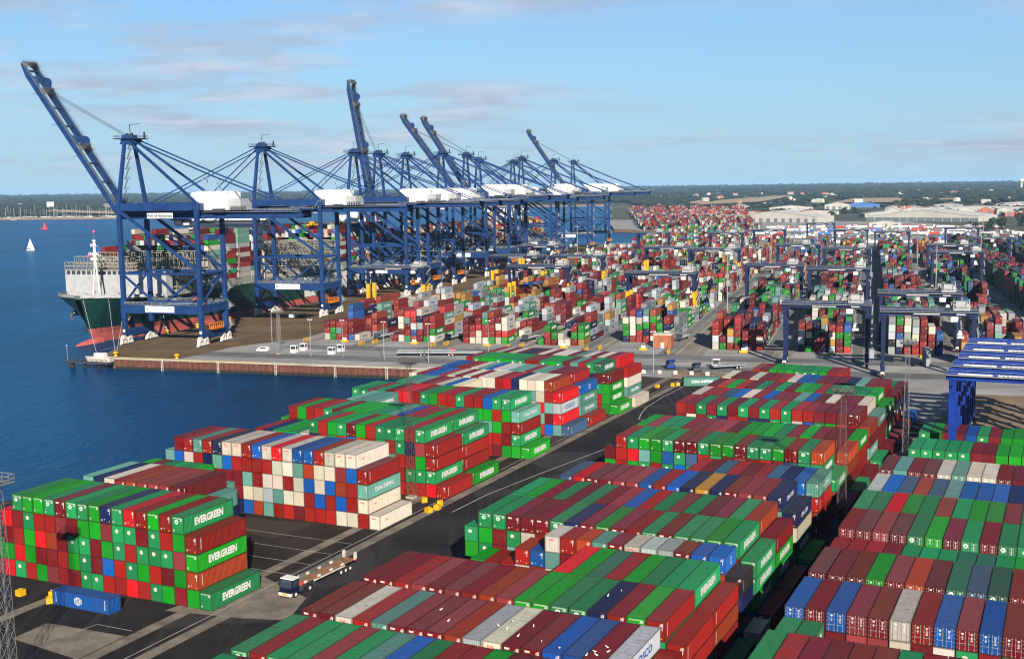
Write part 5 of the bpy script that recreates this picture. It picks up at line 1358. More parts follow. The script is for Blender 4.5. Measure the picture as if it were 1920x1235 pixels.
for k, (u, v) in enumerate(((-291.5, 403.6), (-262.5, 402.6), (-313.6, 474), (-313.6, 500), (-313.6, 530))):
    o = link('mooring_bollard', ME_BOLL, None, Q(u, v, .02), 0); o.scale = (1.5, 1.5, 1.5)
    tag(o, ['yellow bollard at the corner where the ship lines end', 'yellow bollard halfway along the near dock edge', 'yellow bollard by the ship, nearest its bow', 'yellow bollard by the ship, second from its bow', 'yellow bollard by the ship, third from its bow'][k], 'bollard', 'yellow mooring bollards')

# ================================================================== LIGHTING MASTS
def lattice_tower(mb, h, w0, w1, n, r=.032):
    def cw(z): return w0 + (w1 - w0) * z / h
    c4 = ((-1, -1), (1, -1), (1, 1), (-1, 1))
    for a, b in c4: mb.beam((a * w0 / 2, b * w0 / 2, 0), (a * w1 / 2, b * w1 / 2, h), r * 1.5)
    for k in range(n):
        z0, z1 = h * k / n, h * (k + 1) / n; a0, a1 = cw(z0) / 2, cw(z1) / 2
        for i in range(4):
            p, q = c4[i], c4[(i + 1) % 4]
            mb.beam((p[0] * a0, p[1] * a0, z0), (q[0] * a1, q[1] * a1, z1), r); mb.beam((q[0] * a0, q[1] * a0, z0), (p[0] * a1, p[1] * a1, z1), r)
            mb.beam((p[0] * a1, p[1] * a1, z1), (q[0] * a1, q[1] * a1, z1), r)
def mast(pos, h, mat, label, w0=1.7, w1=.8, head=True, n=13):
    root = thing('lighting_mast', label, 'mast', pos, YYAW, 'lattice lighting masts')
    mb = MB(); lattice_tower(mb, h, w0, w1, n); tw = mb.build('lattice_tower', mat, root); tw['kind'] = 'stuff'
    mb = MB(); mb.box(-.9, .9, -.9, .9, -.0, .5); mb.build('footing', M['concrete'], root)
    mb = MB(); mb.box(-1.7, 1.7, -1.3, 1.3, h, h + .12); rail_run(mb, (-1.7, -1.3, h), (1.7, -1.3, h), 1.1, 1.1, .06); rail_run(mb, (-1.7, 1.3, h), (1.7, 1.3, h), 1.1, 1.1, .06); rail_run(mb, (-1.7, -1.3, h), (-1.7, 1.3, h), 1.1, 1.3, .06); rail_run(mb, (1.7, -1.3, h), (1.7, 1.3, h), 1.1, 1.3, .06); mb.build('head_platform', mat, root)
    for k in range(4):
        mb = MB(); x = -1.5 + k; mb.prism([(x - .22, -1.45, h + .8), (x + .22, -1.45, h + .8), (x + .22, -1.7, h + .6), (x - .22, -1.7, h + .6)], (0, .2, .3)); mb.build('floodlight', mat, root)
    return root
mast(Vector((-67.3, 149.4, 0)), 28.3, M['mast_grey'], 'pale lattice lighting mast in front of the seaward stacks', 1.5, .8)
mast(Vector((-22.0, 245.0, 0)), 29.0, M['dark_metal'], 'dark lattice lighting mast between the fourth and fifth seaward rows', 1.7, .8)
mast(Y(-36.0, 211.0), 28.4, M['dark_metal'], 'dark lattice lighting mast in the dark gap beside the middle block', 1.7, .8)
mast(Y(-34.6, 288.0), 27.7, M['mast_grey'], 'tall pale lattice lighting mast behind the middle block by the parked gantries', 1.4, .8)
mast(Q(-228.0, 423.0), 17.0, M['galv'], 'short lattice lighting mast on the apron beside the white van', 1.4, .9, n=10)
mb = MB(); mb.tube((0, 0, 0), (0, 0, 15), .16, 8, .10); mb.box(-.9, .9, -.12, .12, 14.8, 15.0); ME_POLE = mb.mesh('pole', M['galv'])
mb = MB(); mb.box(-1.0, -.4, -.3, .3, 14.6, 14.85); mb.box(.4, 1.0, -.3, .3, 14.6, 14.85); ME_LAMP = mb.mesh('lamp_head', M['white_paint'])
for k, (u, v) in enumerate(((-212.2, 419.5), (-198.2, 419.4), (-179.6, 417), (-160, 414), (-140.5, 428), (-247, 452), (-72, 405))):
    root = thing('lamp_post', '%s slim lamp post along the dock apron, counted from the van' % ORD[k], 'lamp post', Q(u, v), QYAW, 'slim lamp posts on the apron'); link('pole', ME_POLE, root); link('lamp_head', ME_LAMP, root)
mb = MB(); mb.tube((0, 0, 0), (0, 0, 32), .32, 8, .18); mb.box(-1.6, 1.6, -1.6, 1.6, 31.6, 32.3); ME_HP = mb.mesh('high_mast', M['galv'])
for k, (u, v) in enumerate(((-71, 620), (-71, 900), (-71, 1180), (36, 700), (36, 980), (70, 830), (-170, 1000), (-104, 950), (-240, 980), (-60, 1420), (40, 1460), (120, 1400), (-140, 1500), (60, 1800), (150, 1750))):
    o = link('high_mast', ME_HP, None, Q(u, v), QYAW); tag(o, ['slim grey high mast on the service road, nearest', 'slim grey high mast on the service road, middle', 'slim grey high mast on the service road, farthest', 'slim grey high mast beside the eighth gantry block, nearer', 'slim grey high mast beside the eighth gantry block, farther', 'slim grey high mast by the dark stacks at the yard edge', 'slim grey high mast in the third gantry block', 'slim grey high mast left of the fifth gantry block', 'slim grey high mast on the quay side of the first gantry block', 'slim grey high mast before the trailer rows, quayward', 'slim grey high mast before the trailer rows, middle', 'slim grey high mast before the trailer rows, landward', 'slim grey high mast near the inlet water', 'slim grey high mast among the trailers, quayward', 'slim grey high mast among the trailers, landward'][k], 'mast', 'high mast lights in the yard')

# ================================================================== VEHICLES AND SMALL THINGS
def wheel_mesh(r, w):
    mb = MB(); mb.tube((-w / 2, 0, 0), (w / 2, 0, 0), r, 16); mb.mi = 1; mb.tube((-w / 2 - .015, 0, 0), (w / 2 + .015, 0, 0), r * .52, 12)
    return mb.mesh('wheel', [M['black'], M['white_paint']])
ME_WH = wheel_mesh(.52, .36); ME_WHS = wheel_mesh(.34, .24)
tk = thing('terminal_truck', 'dark terminal tractor with an empty skeletal trailer crossing the asphalt', 'truck', Y(-113.2, 149.6), YYAW + R(-3))
# cab faces -y
mb = MB(); mb.prism([(-1.25, 0.0, .75), (-1.25, -.05, 1.7), (-1.25, .25, 3.05), (-1.25, 1.9, 3.05), (-1.25, 1.95, .75)], (2.5, 0, 0)); cab = mb.build('cab', M['navy_cab'], tk)
mb = MB(); mb.box(-1.27, 1.27, .22, 1.95, 3.052, 3.2); mb.build('cab_roof', M['white_paint'], cab)
mb = MB(); mb.add([(-1.1, -.075, 1.75), (1.1, -.075, 1.75), (1.1, .2, 2.95), (-1.1, .2, 2.95)], [(0, 1, 2, 3)]); mb.build('windscreen', M['glass'], cab)
for x in (-1.262, 1.262): mb = MB(); mb.add([(x, .3, 1.8), (x, 1.6, 1.8), (x, 1.6, 2.9), (x, .45, 2.9)], [(0, 1, 2, 3) if x > 0 else (3, 2, 1, 0)]); mb.build('side_window', M['glass'], cab)
mb = MB(); mb.box(-1.28, 1.28, -.35, .05, .45, 1.0); mb.mi = 1; mb.box(-1.28, 1.28, -.37, .02, 1.0, 1.22); mb.build('bumper', [M['bogie_white'], M['navy_cab']], tk)
mb = MB(); mb.box(-.45, .45, -.39, -.36, .62, .86); mb.build('number_plate', M['yellow'], tk)
mb = MB(); mb.box(-.5, .5, 1.95, 6.2, .75, 1.15); mb.box(-1.2, 1.2, 2.1, 3.0, .6, 1.5); mb.build('chassis', M['dark_steel'], tk)
mb = MB(); mb.box(-.7, -.1, 2.6, 3.0, 1.5, 2.3); mb.box(.3, 1.0, 2.4, 2.9, 1.4, 2.0); mb.build('air_tank', M['red_paint'], tk)
for x in (-1.1, 1.1):
    for y in (.95, 4.6): link('wheel', ME_WH, tk, (x, y, .53))
tr = MB()
for x in (-.55, .55): tr.box(x - .12, x + .12, 3.4, 17.4, 1.35, 1.8)
trf = tr.build('trailer_frame', M['tan_steel'], tk)
mb = MB()
for y in (3.6, 7.2, 10.4, 13.6, 17.3): mb.box(-1.24, 1.24, y - .12, y + .12, 1.45, 1.7)
mb.build('bolster', M['red_oxide'], trf)['kind'] = 'stuff'
mb = MB()
for x in (-1.22, 1.22):
    for y in (3.6, 7.2, 10.4, 13.6, 17.3): mb.box(x - .12, x + .12, y - .3, y + .3, 1.7, 2.05 + (.9 if y > 17 else 0))
mb.build('corner_guide', M['bogie_white'], trf)['kind'] = 'stuff'
for x in (-1.02, 1.02):
    mb = MB(); mb.box(x - .1, x + .1, 6.0, 14.5, 1.2, 1.42); mb.build('side_rail', M['bogie_white'], trf)
    for y in (13.2, 14.5, 15.8): link('wheel', ME_WH, tk, (x, y, .53))
mb = MB(); mb.box(-.9, -.7, 6.2, 6.5, .2, 1.4); mb.box(.7, .9, 6.2, 6.5, .2, 1.4); mb.build('landing_leg', M['dark_steel'], tk)
for x in (-1.5, 1.5): mb = MB(); mb.box(x - .1, x + .1, .1, .2, 1.9, 2.6); mb.beam((x, .15, 2.55), (x * .83, .3, 2.7), .06); mb.build('mirror', M['black'], cab)
mb = MB(); mb.tube((1.05, 2.05, 1.2), (1.05, 2.05, 3.5), .1, 8); mb.build('exhaust', M['rail_grey'], cab)
for x in (-1.1, 1.1):
    mb = MB(); mb.box(x - .28, x + .28, 3.9, 5.3, 1.12, 1.22); mb.box(x - .28, x + .28, 3.82, 3.92, .7, 1.2); mb.box(x - .28, x + .28, 5.28, 5.38, .7, 1.2); mb.build('mudguard', M['black'], tk)
for x in (-.95, .95): mb = MB(); mb.box(x - .18, x + .18, -.39, -.35, .62, .82); mb.build('headlight', M['letter_white'], tk)
mb = MB(); mb.box(-.7, .7, -.02, .0, 1.15, 1.6); mb.build('grille', M['black'], cab)
# yellow concrete blocks
mb = MB(); mb.prism([(-.6, -.6, 0), (.6, -.6, 0), (.6, .6, 0), (-.6, .6, 0)], (0, 0, 1.0)); mb.box(-.35, .35, -.12, .12, 1.0, 1.14); ME_YB = mb.mesh('ballast_block', M['yellow'])
blk = [(-154.5, 133.2, 'yellow ballast block nearest the lattice mast foot'), (-149.0, 135.0, 'yellow ballast block between the mast and the lone blue container'), (-147.2, 132.6, 'yellow ballast block touching the lone blue container'),
       (-117.0, 203.0, 'yellow ballast block at the corner of the white container row'), (-116.4, 205.6, 'yellow ballast block by the road edge beside the dark mast'), (-117.4, 208.6, 'yellow ballast block under the red container corner by the road'), (-121.8, 209.4, 'yellow ballast block at the dark mast foot'),
       (-121.5, 362, 'yellow block, first from the seaward stacks at the road end'), (-117.6, 366.5, 'yellow block, second from the seaward stacks at the road end'), (-116.4, 368.2, 'yellow block, third from the seaward stacks at the road end'),
       (-36.2, 276, 'yellow block behind the door-fronted block'), (-33.5, 266, 'yellow block at the edge of the door-fronted block')]
for k, (u, v, lab) in enumerate(blk): tag(link('ballast_block', ME_YB, None, Y(u, v, .02), YYAW + k * .4), lab, 'block', 'yellow ballast blocks on the asphalt')
mb = MB(); mb.box(-.7, .7, -.45, .45, 0, 1.1); mb.box(-.5, .5, -.3, .3, 1.1, 1.3); ME_CB = mb.mesh('barrier_block', M['bogie_white'])
for k in range(7): tag(link('barrier_block', ME_CB, None, Q(-86.5 + k * 5.6, 404.5 + (k % 2) * .5, .03), QYAW), '%s pale concrete block along the soil strip, counted from the water' % ORD[k], 'block', 'pale concrete blocks along the apron')
# earth heap
mb = MB(); rh = random.Random(8)
for i in range(34):
    a, b = rh.gauss(0, 3.0), rh.gauss(0, 1.4); blob(mb, a, b, .1, rh.uniform(.5, 1.3), rh.uniform(.3, .9) * (1.4 - min(1, abs(a) / 6)), rh)
o = mb.build('earth_heap', M['soil']); o.location = Y(-109.5, 384.0, 0.05); tag(o, 'heap of brown earth and rubble beside the teal container', 'heap')
# van, cabins, trailers on the apron
def vehicle_van(u, v, rz, label):
    r_ = thing('van', label, 'van', Q(u, v, .02), QYAW + rz, 'white vans on the apron')
    mb = MB(); mb.prism([(-2.5, -1.0, .45), (2.6, -1.0, .45), (2.7, -1.0, 1.1), (1.7, -1.0, 1.35), (1.1, -1.0, 2.15), (-2.45, -1.0, 2.2)], (0, 2.0, 0)); b_ = mb.build('body', M['white_paint'], r_)
    mb = MB()
    for yy in (-1.012, 1.012): mb.add([(-1.9, yy, 1.4), (1.15, yy, 1.4), (.85, yy, 2.0), (-1.9, yy, 2.0)], [(0, 1, 2, 3) if yy < 0 else (3, 2, 1, 0)])
    mb.add([(1.66, -.9, 1.42), (1.66, .9, 1.42), (1.16, .9, 2.1), (1.16, -.9, 2.1)], [(0, 1, 2, 3)]); stuff(mb.build('window', M['glass'], b_))
    for x in (-1.6, 1.7):
        for y in (-.9, .9): link('wheel', ME_WHS, r_, (x, y, .35), R(90))
vehicle_van(-238.0, 427.5, R(180), 'white van parked on the quay near the dock edge')
vehicle_van(-274, 640, R(80), 'white van driving on the quay below the cranes')
vehicle_van(-286, 760, R(100), 'white van far along the quay')
for k, (u, v) in enumerate(((-224.2, 428.6), (-223.4, 435.2), (-206.8, 427.2), (-206.6, 435.4))):
    r_ = thing('checkpoint_booth', ['booth nearest the van and dock edge', 'booth behind the one nearest the van', 'booth farther from the van, nearer the dock edge', 'booth farther from the van, behind another booth'][k], 'booth', Q(u, v, .02), QYAW, 'white checkpoint booths on the apron'); r_['label'] = 'white checkpoint ' + r_['label']
    mb = MB(); mb.box(-1.2, 1.2, -1.2, 1.2, 0, 1.4); mb.box(-1.25, 1.25, -1.25, 1.25, 2.7, 2.95)
    for x in (-1.15, 1.0):
        for y in (-1.15, 1.0): mb.box(x, x + .15, y, y + .15, 1.4, 2.7)
    mb.build('cabin', M['white_paint'], r_); mb = MB(); mb.box(-1.05, 1.05, -1.05, 1.05, 1.4, 2.7); mb.build('glazing', M['glass'], r_)
def flatbed(u, v, rz, label, n=1, load=None, yaw=QYAW):
    r_ = thing('flatbed_trailer', label, 'trailer', fr(yaw, u, v, .02), yaw + rz, 'flatbed trailers on the terminal')
    mb = MB(); mb.box(-6.2, 6.2, -1.2, 1.2, 1.2, 1.5)
    for x in (-6.0, -3, 0, 3, 6.0): mb.box(x - .15, x + .15, -1.3, 1.3, 1.5, 1.7)
    mb.build('bed', M['rail_grey'], r_); mb = MB(); mb.box(-6, 6, -.4, .4, .8, 1.2); mb.build('chassis', M['dark_steel'], r_)
    for x in (3.2, 4.6):
        for y in (-1.0, 1.0): link('wheel', ME_WH, r_, (x, y, .53), R(90))
    for s in range(1, n): mb = MB(); mb.box(-6.2, 6.2, -1.2, 1.2, 1.7 + (s - 1) * .55, 2.05 + (s - 1) * .55); mb.build('stacked_bed', M['rail_grey'], r_)
    if load:
        mb = MB(); mb.box(-6.5, -4.9, -1.2, 1.2, .8, 3.0); mb.build('tractor_cab', M[load], r_)
flatbed(-172.0, 428.5, R(12), 'stacked grey flatbed trailers parked beside the dock edge, nearest the booths', 3)
flatbed(-161.0, 431.0, R(8), 'stacked grey flatbed trailers parked on the apron, middle of three', 3)
flatbed(-151.0, 432.5, R(6), 'stacked flatbed trailers half hidden behind the green container row', 2, 'red_paint')
flatbed(-205.5, 478, R(80), 'truck with dark trailer in the lane between the first two gantry blocks', 1, 'dark_steel')
flatbed(-173.5, 481, R(80), 'truck with dark trailer in the lane after the second gantry block', 1, 'navy_cab')
flatbed(-139.5, 484, R(80), 'truck under the red box in the lane before the fourth gantry block', 1, 'dark_steel')
flatbed(-75.5, 498, R(80), 'dark truck with empty trailer waiting under the service road gantry', 1, 'dark_steel')
flatbed(-284, 548, R(85), 'truck with a green box driving below the second quay crane', 1, 'white_paint')
flatbed(-47.8, 420, R(35), 'brown flatbed trailer beside the white machine on the apron', 1)
for u, v, z, ch in ((-139.8, 477.6, 1.75, 'R'), (-284, 541, 1.75, 'g')):
    pass
def machine(u, v, label, mat, name):
    r_ = thing(name, label, 'machine', Q(u, v, .02), QYAW + R(20))
    mb = MB(); mb.box(-1.5, 1.5, -1.8, 1.8, .5, 1.5); mb.box(-1.4, 1.4, .2, 1.7, 1.5, 2.8); mb.build('body', mat, r_)
    mb = MB(); mb.beam((-1.2, 1.2, 1.5), (-1.2, -1.4, 3.4), .35); mb.beam((1.2, 1.2, 1.5), (1.2, -1.4, 3.4), .35); mb.box(-1.3, 1.3, -1.6, -1.2, 3.2, 3.6); mb.build('arm', mat, r_)
    mb = MB(); mb.box(-.9, .9, -1.5, -.2, 1.5, 2.6); mb.build('cab', M['glass'], r_)
    for x in (-1.5, 1.5):
        for y in (-1.2, 1.2): link('wheel', ME_WH, r_, (x, y, .53))
machine(-67.9, 417, 'bright blue handling machine standing alone on the apron', M['bright_blue'], 'handling_machine')
machine(-52.4, 422, 'white handling machine beside the brown flatbed trailer', M['white_paint'], 'handling_machine')
machine(-57.8, 412, 'small dark machine by the pale concrete blocks', M['dark_steel'], 'handling_machine')
# yellow barriers at the block heads
mb = MB()
for k in range(5): mb.box(-.08, .08, k * 1.5 - .08, k * 1.5 + .08, 0, 1.8)
for z in (.5, 1.1, 1.7): mb.box(-.06, .06, -.1, 6.1, z - .1, z + .1)
ME_BAR = mb.mesh('crash_barrier', M['yellow'])
for k, b in enumerate(BLK[:5]):
    for q, (du, dv) in enumerate(((-4.4, 458), (24.5, 452))):
        o = link('crash_barrier', ME_BAR, None, Q(b + du, dv, .02), QYAW); tag(o, 'yellow crash barrier at the head of the %s gantry block, %s side' % (ORD[k], ['quay', 'lane'][q]), 'barrier', 'yellow crash barriers')
mb = MB(); mb.box(-1.6, 1.6, -.6, .6, 0, .9); mb.mi = 1; mb.box(-.8, .8, -.5, .5, .9, 1.9); ME_KB = mb.mesh('end_stop', [M['yellow'], M['white_paint']])
for k, b in enumerate(BLK[:8]): tag(link('end_stop', ME_KB, None, Q(b + 13, 463, .02), QYAW), 'yellow and white end stop before the %s gantry block from the quay' % ORD[k], 'end stop', 'yellow end stops')
M['hut_brown'] = paint('hut_brown', (0.26, 0.085, 0.040), .7, .2, .6)
# orange store room beside block five
sr = thing('store_room', 'brown store box with pale roof at the head of the fifth gantry block', 'hut', Q(-80.0, 474, .02), QYAW)
mb = MB(); mb.box(-3.6, 3.6, -3, 3, 0, 5.2); mb.build('wall', M['hut_brown'], sr); mb = MB(); mb.box(-3.7, 3.7, -3.1, 3.1, 5.2, 5.5); mb.build('roof', M['bogie_white'], sr); mb = MB(); mb.box(-.7, .7, -3.06, -3.0, 0, 2.2); mb.build('door', M['white_paint'], sr)
# gulls on the nearest roofs
mb = MB(); prof = [(-.30, .02, .16), (-.24, .06, .17), (-.10, .12, .20), (.05, .13, .23), (.16, .09, .28), (.20, .055, .36), (.24, .065, .42), (.30, .05, .43), (.36, .015, .41)]
mb.grid([[(x, math.cos(R(a * 45)) * r_, z + math.sin(R(a * 45)) * r_) for a in range(8)] for x, r_, z in prof], True)
for y in (-.04, .04): mb.tube((.02, y, .0), (.02, y, .14), .012, 4)
ME_GULL = mb.mesh('gull', M['gull_white'], smooth=True)
rg = random.Random(31)
gspots = sorted([(-61, 122), (-60, 124), (-59.6, 121.5), (-57.4, 120), (-57.0, 123.5), (-54.2, 119.6), (-51.5, 118.6), (-47.4, 119.2), (-46.6, 121), (-46.9, 118.4), (-46.0, 119.8), (-47.9, 117.9), (-52.6, 137), (-51.7, 139.5), (-70, 124), (-67.3, 121)])
for k, (u, v) in enumerate(gspots):
    o = link('gull', ME_GULL, None, Y(u, v, 13.0), rg.uniform(0, 6.28)); o.scale = (.75,) * 3; tag(o, 'white gull %s on the middle block roofs, counted from the road' % ORD[k], 'gull', 'gulls on the container roofs')

# ================================================================== WATER TRAFFIC
by = thing('navigation_buoy', 'red navigation buoy out on the river', 'buoy', Vector((-945, 2390, WATER_Z)), 0)
mb = MB(); mb.tube((0, 0, -1), (0, 0, 2.6), 7.2, 20, 6.0); mb.tube((0, 0, 2.6), (0, 0, 3.4), 6.0, 20, 4.4); mb.build('float', M['red_paint'], by)
mb = MB()
for a in range(4): mb.beam((math.cos(R(a * 90 + 45)) * 3.4, math.sin(R(a * 90 + 45)) * 3.4, 3.2), (math.cos(R(a * 90 + 45)) * .7, math.sin(R(a * 90 + 45)) * .7, 12), .5)
mb.tube((0, 0, 3.2), (0, 0, 9.5), 2.3, 12, .7); mb.build('cage', M['red_paint'], by)
mb = MB(); mb.tube((0, 0, 10), (0, 0, 13), .9, 12); mb.build('topmark', M['red_paint'], by)
def sailboat(loc, rz, s, label, group=None, sails=True):
    r_ = thing('sailing_boat', label, 'sailing boat', loc, rz, group); r_.scale = (s, s, s)
    mb = MB(); secs = [(-4.4, .9, .0), (-3, 1.35, -.1), (0, 1.6, -.15), (3, 1.0, -.1), (5.2, .06, .2)]
    mb.grid([[(x, -w, 1.1), (x, -w * .6, z - .3), (x, 0, z - .6), (x, w * .6, z - .3), (x, w, 1.1)] for x, w, z in secs]); mb.grid([[(x, -w, 1.1), (x, w, 1.1)][::-1] for x, w, z in secs]); mb.build('hull', M['white_paint'], r_)
    mb = MB(); mb.tube((.6, 0, 1), (.6, 0, 16), .09 if sails else .24, 6); mb.build('mast', M['rail_grey'], r_)
    if sails:
        for nm, pts in (('mainsail', [(.45, 0, 2.2), (-4.0, .7, 2.4), (.45, .05, 15.6)]), ('jib', [(.8, .0, 14.2), (5.0, 0, 1.4), (.6, .9, 1.8)])):
            mb = MB(); mb.add(pts + [tuple(Vector(p) + Vector((0, .05, 0))) for p in pts], [(0, 1, 2), (5, 4, 3), (0, 3, 4, 1), (1, 4, 5, 2), (2, 5, 3, 0)]); mb.build(nm, M['gull_white'], r_)
    return r_
sailboat(Vector((-606, 1482, WATER_Z + .2)), R(10), 1.0, 'small yacht under white sails on the river')
# marina on the far shore
my = sailboat(Vector((-1390, 3300, WATER_Z)), R(60), 1.9, 'white yacht laid up among many masts on the far shore', 'yachts laid up on the far shore', False)
rm = random.Random(12)
for k in range(84):
    c_ = copy_tree(my); x = -1560 + 640 * rm.random(); c_.location = (x, 3335 + (-x - 850) * .09 + rm.uniform(-8, 40), rm.uniform(-1, 1)); c_.rotation_euler = (0, 0, rm.uniform(0, 6.28)); s = rm.uniform(1.3, 2.3); c_.scale = (s, s, s)

# ================================================================== BUILDINGS AND TREES FAR OFF
def shed(name, label, x, y, rz, w, d, he, hr, bays=1, wall='shed_wall', roof='shed_white', group=None, cat='shed', dark_front=False):
    r_ = thing(name, label, cat, Vector((x, y, 0)), rz, group)
    bw = w / bays; mb = MB(); mb.box(-w / 2, w / 2, 0, d, 0, he)
    for k in range(bays): x0 = -w / 2 + k * bw; mb.prism([(x0, .01, he), (x0 + bw, .01, he), (x0 + bw / 2, .01, hr)], (0, d - .02, 0))
    mb.build('wall', M[wall], r_)
    for k in range(bays):
        x0 = -w / 2 + k * bw
        for a, b in ((x0 - .4, x0 + bw / 2), (x0 + bw + .4, x0 + bw / 2)):
            mb = MB(); mb.add([(a, -.8, he + .15), (b, -.8, hr + .3), (b, d + .8, hr + .3), (a, d + .8, he + .15), (a, -.8, he + .55), (b, -.8, hr + .7), (b, d + .8, hr + .7), (a, d + .8, he + .55)], BOXF); mb.build('roof', M[roof], r_)
    n = max(1, int(w / 14))
    for k in range(n):
        mb = MB(); xx = -w / 2 + (k + .5) * w / n; ww = w / n * (.46 if dark_front else .22); mb.box(xx - ww, xx + ww, -.12, -.02, 0, he * .72); mb.build('door', M['shed_dark'], r_)
    return r_
shed('warehouse', 'long pale warehouse with shallow double gable, nearer the inlet', 455, 2050, R(-38), 168, 70, 9, 19, 1, group='big pale warehouses')
shed('warehouse', 'largest pale warehouse with dark open front behind the trailers', 690, 1980, R(-40), 190, 95, 9, 19, 1, dark_front=True, group='big pale warehouses')
for k in range(7): shed('gabled_shed', '%s white gabled shed of the row beyond the big warehouses, counted from the inlet side' % ORD[k], 790 + k * 34, 2440 - k * 12, R(-24), 30, 60, 8, 14, 1, wall=['shed_wall', 'shed_wall', 'shed_wall', 'shed_dark', 'shed_wall', 'brick_red', 'shed_wall'][k], group='white gabled sheds')
fb = [(1010, 2560, 260, 40, 9, 12, 'shed_grey', 'shed_grey', 'long low grey depot building behind the gabled sheds'), (1380, 2900, 220, 60, 10, 15, 'shed_grey', 'shed_grey', 'wide grey building near the woods'),
      (820, 2960, 60, 30, 12, 18, 'shed_wall', 'shed_white', 'white building beside the blue depot'), (940, 3150, 90, 30, 9, 14, 'trailer_blue', 'trailer_blue', 'bright blue depot building at the edge of the woods'),
      (560, 1760, 46, 16, 6, 9, 'shed_wall', 'shed_grey', 'small office block among the parked trailers'), (770, 2080, 120, 26, 7, 10, 'brick_red', 'shed_white', 'red brick building with white roof'), (640, 2640, 40, 20, 8, 12, 'shed_wall', 'shed_white', 'white hut behind the first warehouse'), (320, 2420, 90, 24, 7, 9, 'shed_grey', 'shed_grey', 'low grey transit shed beyond the far stacks')]
for x, y, w, d, he, hr, wm, rm_, lab in fb: shed('depot_building', lab, x, y, R(-22), w, d, he, hr, 1, wm, rm_, cat='building')
bt = thing('block_tower', 'pale square tower above the far marina', 'tower', Vector((-1800, 4620, 6)), R(25)); mb = MB(); mb.box(-13, 13, -8, 8, 0, 30); mb.build('wall', M['bogie_white'], bt); mb = MB(); mb.box(-13.5, 13.5, -8.5, 8.5, 30, 31); mb.build('roof', M['shed_grey'], bt)
for k, (x, y) in enumerate(((-2330, 5600), (-2240, 5540), (-2440, 5680))): shed('farm_building', ['white farm building left of the tower', 'white farm building nearest the tower', 'white farm building farthest from the tower'][k], x, y, R(20), 70, 40, 16, 24, 1, 'shed_white', 'shed_white', 'white farm buildings', 'building')
wt = thing('water_tower', 'white water tower on the wooded skyline', 'tower', Vector((3000, 6930, 10)), 0); mb = MB(); mb.tube((0, 0, 0), (0, 0, 45), 6, 10, 5); mb.build('stem', M['white_paint'], wt); mb = MB(); mb.tube((0, 0, 45), (0, 0, 56), 6, 12, 15); mb.tube((0, 0, 56), (0, 0, 66), 15, 12, 13); mb.build('tank', M['white_paint'], wt)
# parked trailers
def trailer_mesh(mat):
    mb = MB(); mb.mi = 0; mb.box(-6.6, 6.6, -1.25, 1.25, 1.2, 4.0); mb.mi = 1; mb.box(-6.4, 6.4, -.5, .5, .8, 1.2)
    for x in (3.4, 4.7, 6.0):
        for y in (-1, 1): mb.tube((x, y - .15, .5), (x, y + .15, .5), .5, 8)
    return mb.mesh('box_trailer', [mat, M['black']])
TM = [trailer_mesh(M[k]) for k in ('white_paint', 'white_paint', 'white_paint', 'bogie_white', 'trailer_blue', 'trailer_red', 'ship_grey')]
TL = ['white', 'white', 'white', 'cream', 'blue', 'red', 'grey']
rt_ = random.Random(41)
for k in range(290):
    row = rt_.randrange(14); v = 1330 + row * 38 + rt_.uniform(-3, 3); u = rt_.uniform(-150, 175)
    if v < 1345 and u < -60: continue
    q = rt_.choice((0, 0, 0, 1, 2, 3, 3, 4, 5, 6)); ang = R(90) if row % 3 else 0
    o = link('box_trailer', TM[q], None, Q(u, v, .03), QYAW + ang); tag(o, '%s box trailer in the %s parked row behind the gantry yard' % (TL[q], ORD[row]), 'trailer', '%s box trailers parked behind the yard' % TL[q])
# nearer trees at the right
t = NT('bark'); M['bark'] = t.done((.06, .045, .03), .9)
rtree = random.Random(17)
def tree(x, y, h, label):
    r_ = thing('tree', label, 'tree', Vector((x, y, 0)), rtree.uniform(0, 6), 'trees by the trailer park')
    mb = MB(); mb.tube((0, 0, 0), (0, 0, h * .55), h * .035, 7, h * .018)
    for a in range(5): an = a * 1.3; mb.tube((0, 0, h * (.3 + .05 * a)), (math.cos(an) * h * .25, math.sin(an) * h * .25, h * (.55 + .05 * a)), h * .014, 5, h * .006)
    mb.build('trunk', M['bark'], r_)
    mb = MB()
    for q in range(90):
        a, b = rtree.uniform(0, 6.28), rtree.random() ** .5; zz = rtree.uniform(.28, 1.0); rr = math.sqrt(max(.05, 1 - ((zz - .58) / .46) ** 2)) * h * .36 * b
        s = h * rtree.uniform(.035, .085); blob(mb, math.cos(a) * rr, math.sin(a) * rr, zz * h, s, s * .8, rtree)
    mb.build('crown', M['leaves'], r_)
for k, (x, y, h) in enumerate(((590, 1460, 13), (612, 1500, 15), (640, 1535, 12), (665, 1590, 16), (702, 1618, 14), (690, 1660, 13), (742, 1700, 16), (770, 1770, 14), (800, 1850, 15), (640, 1640, 11), (620, 1570, 12), (740, 1630, 15), (660, 2330, 18), (700, 2400, 17), (860, 2000, 14), (900, 2060, 15))):
    tree(x, y, h, '%s green tree by the trailer park, counted from the yard' % ORD[k])


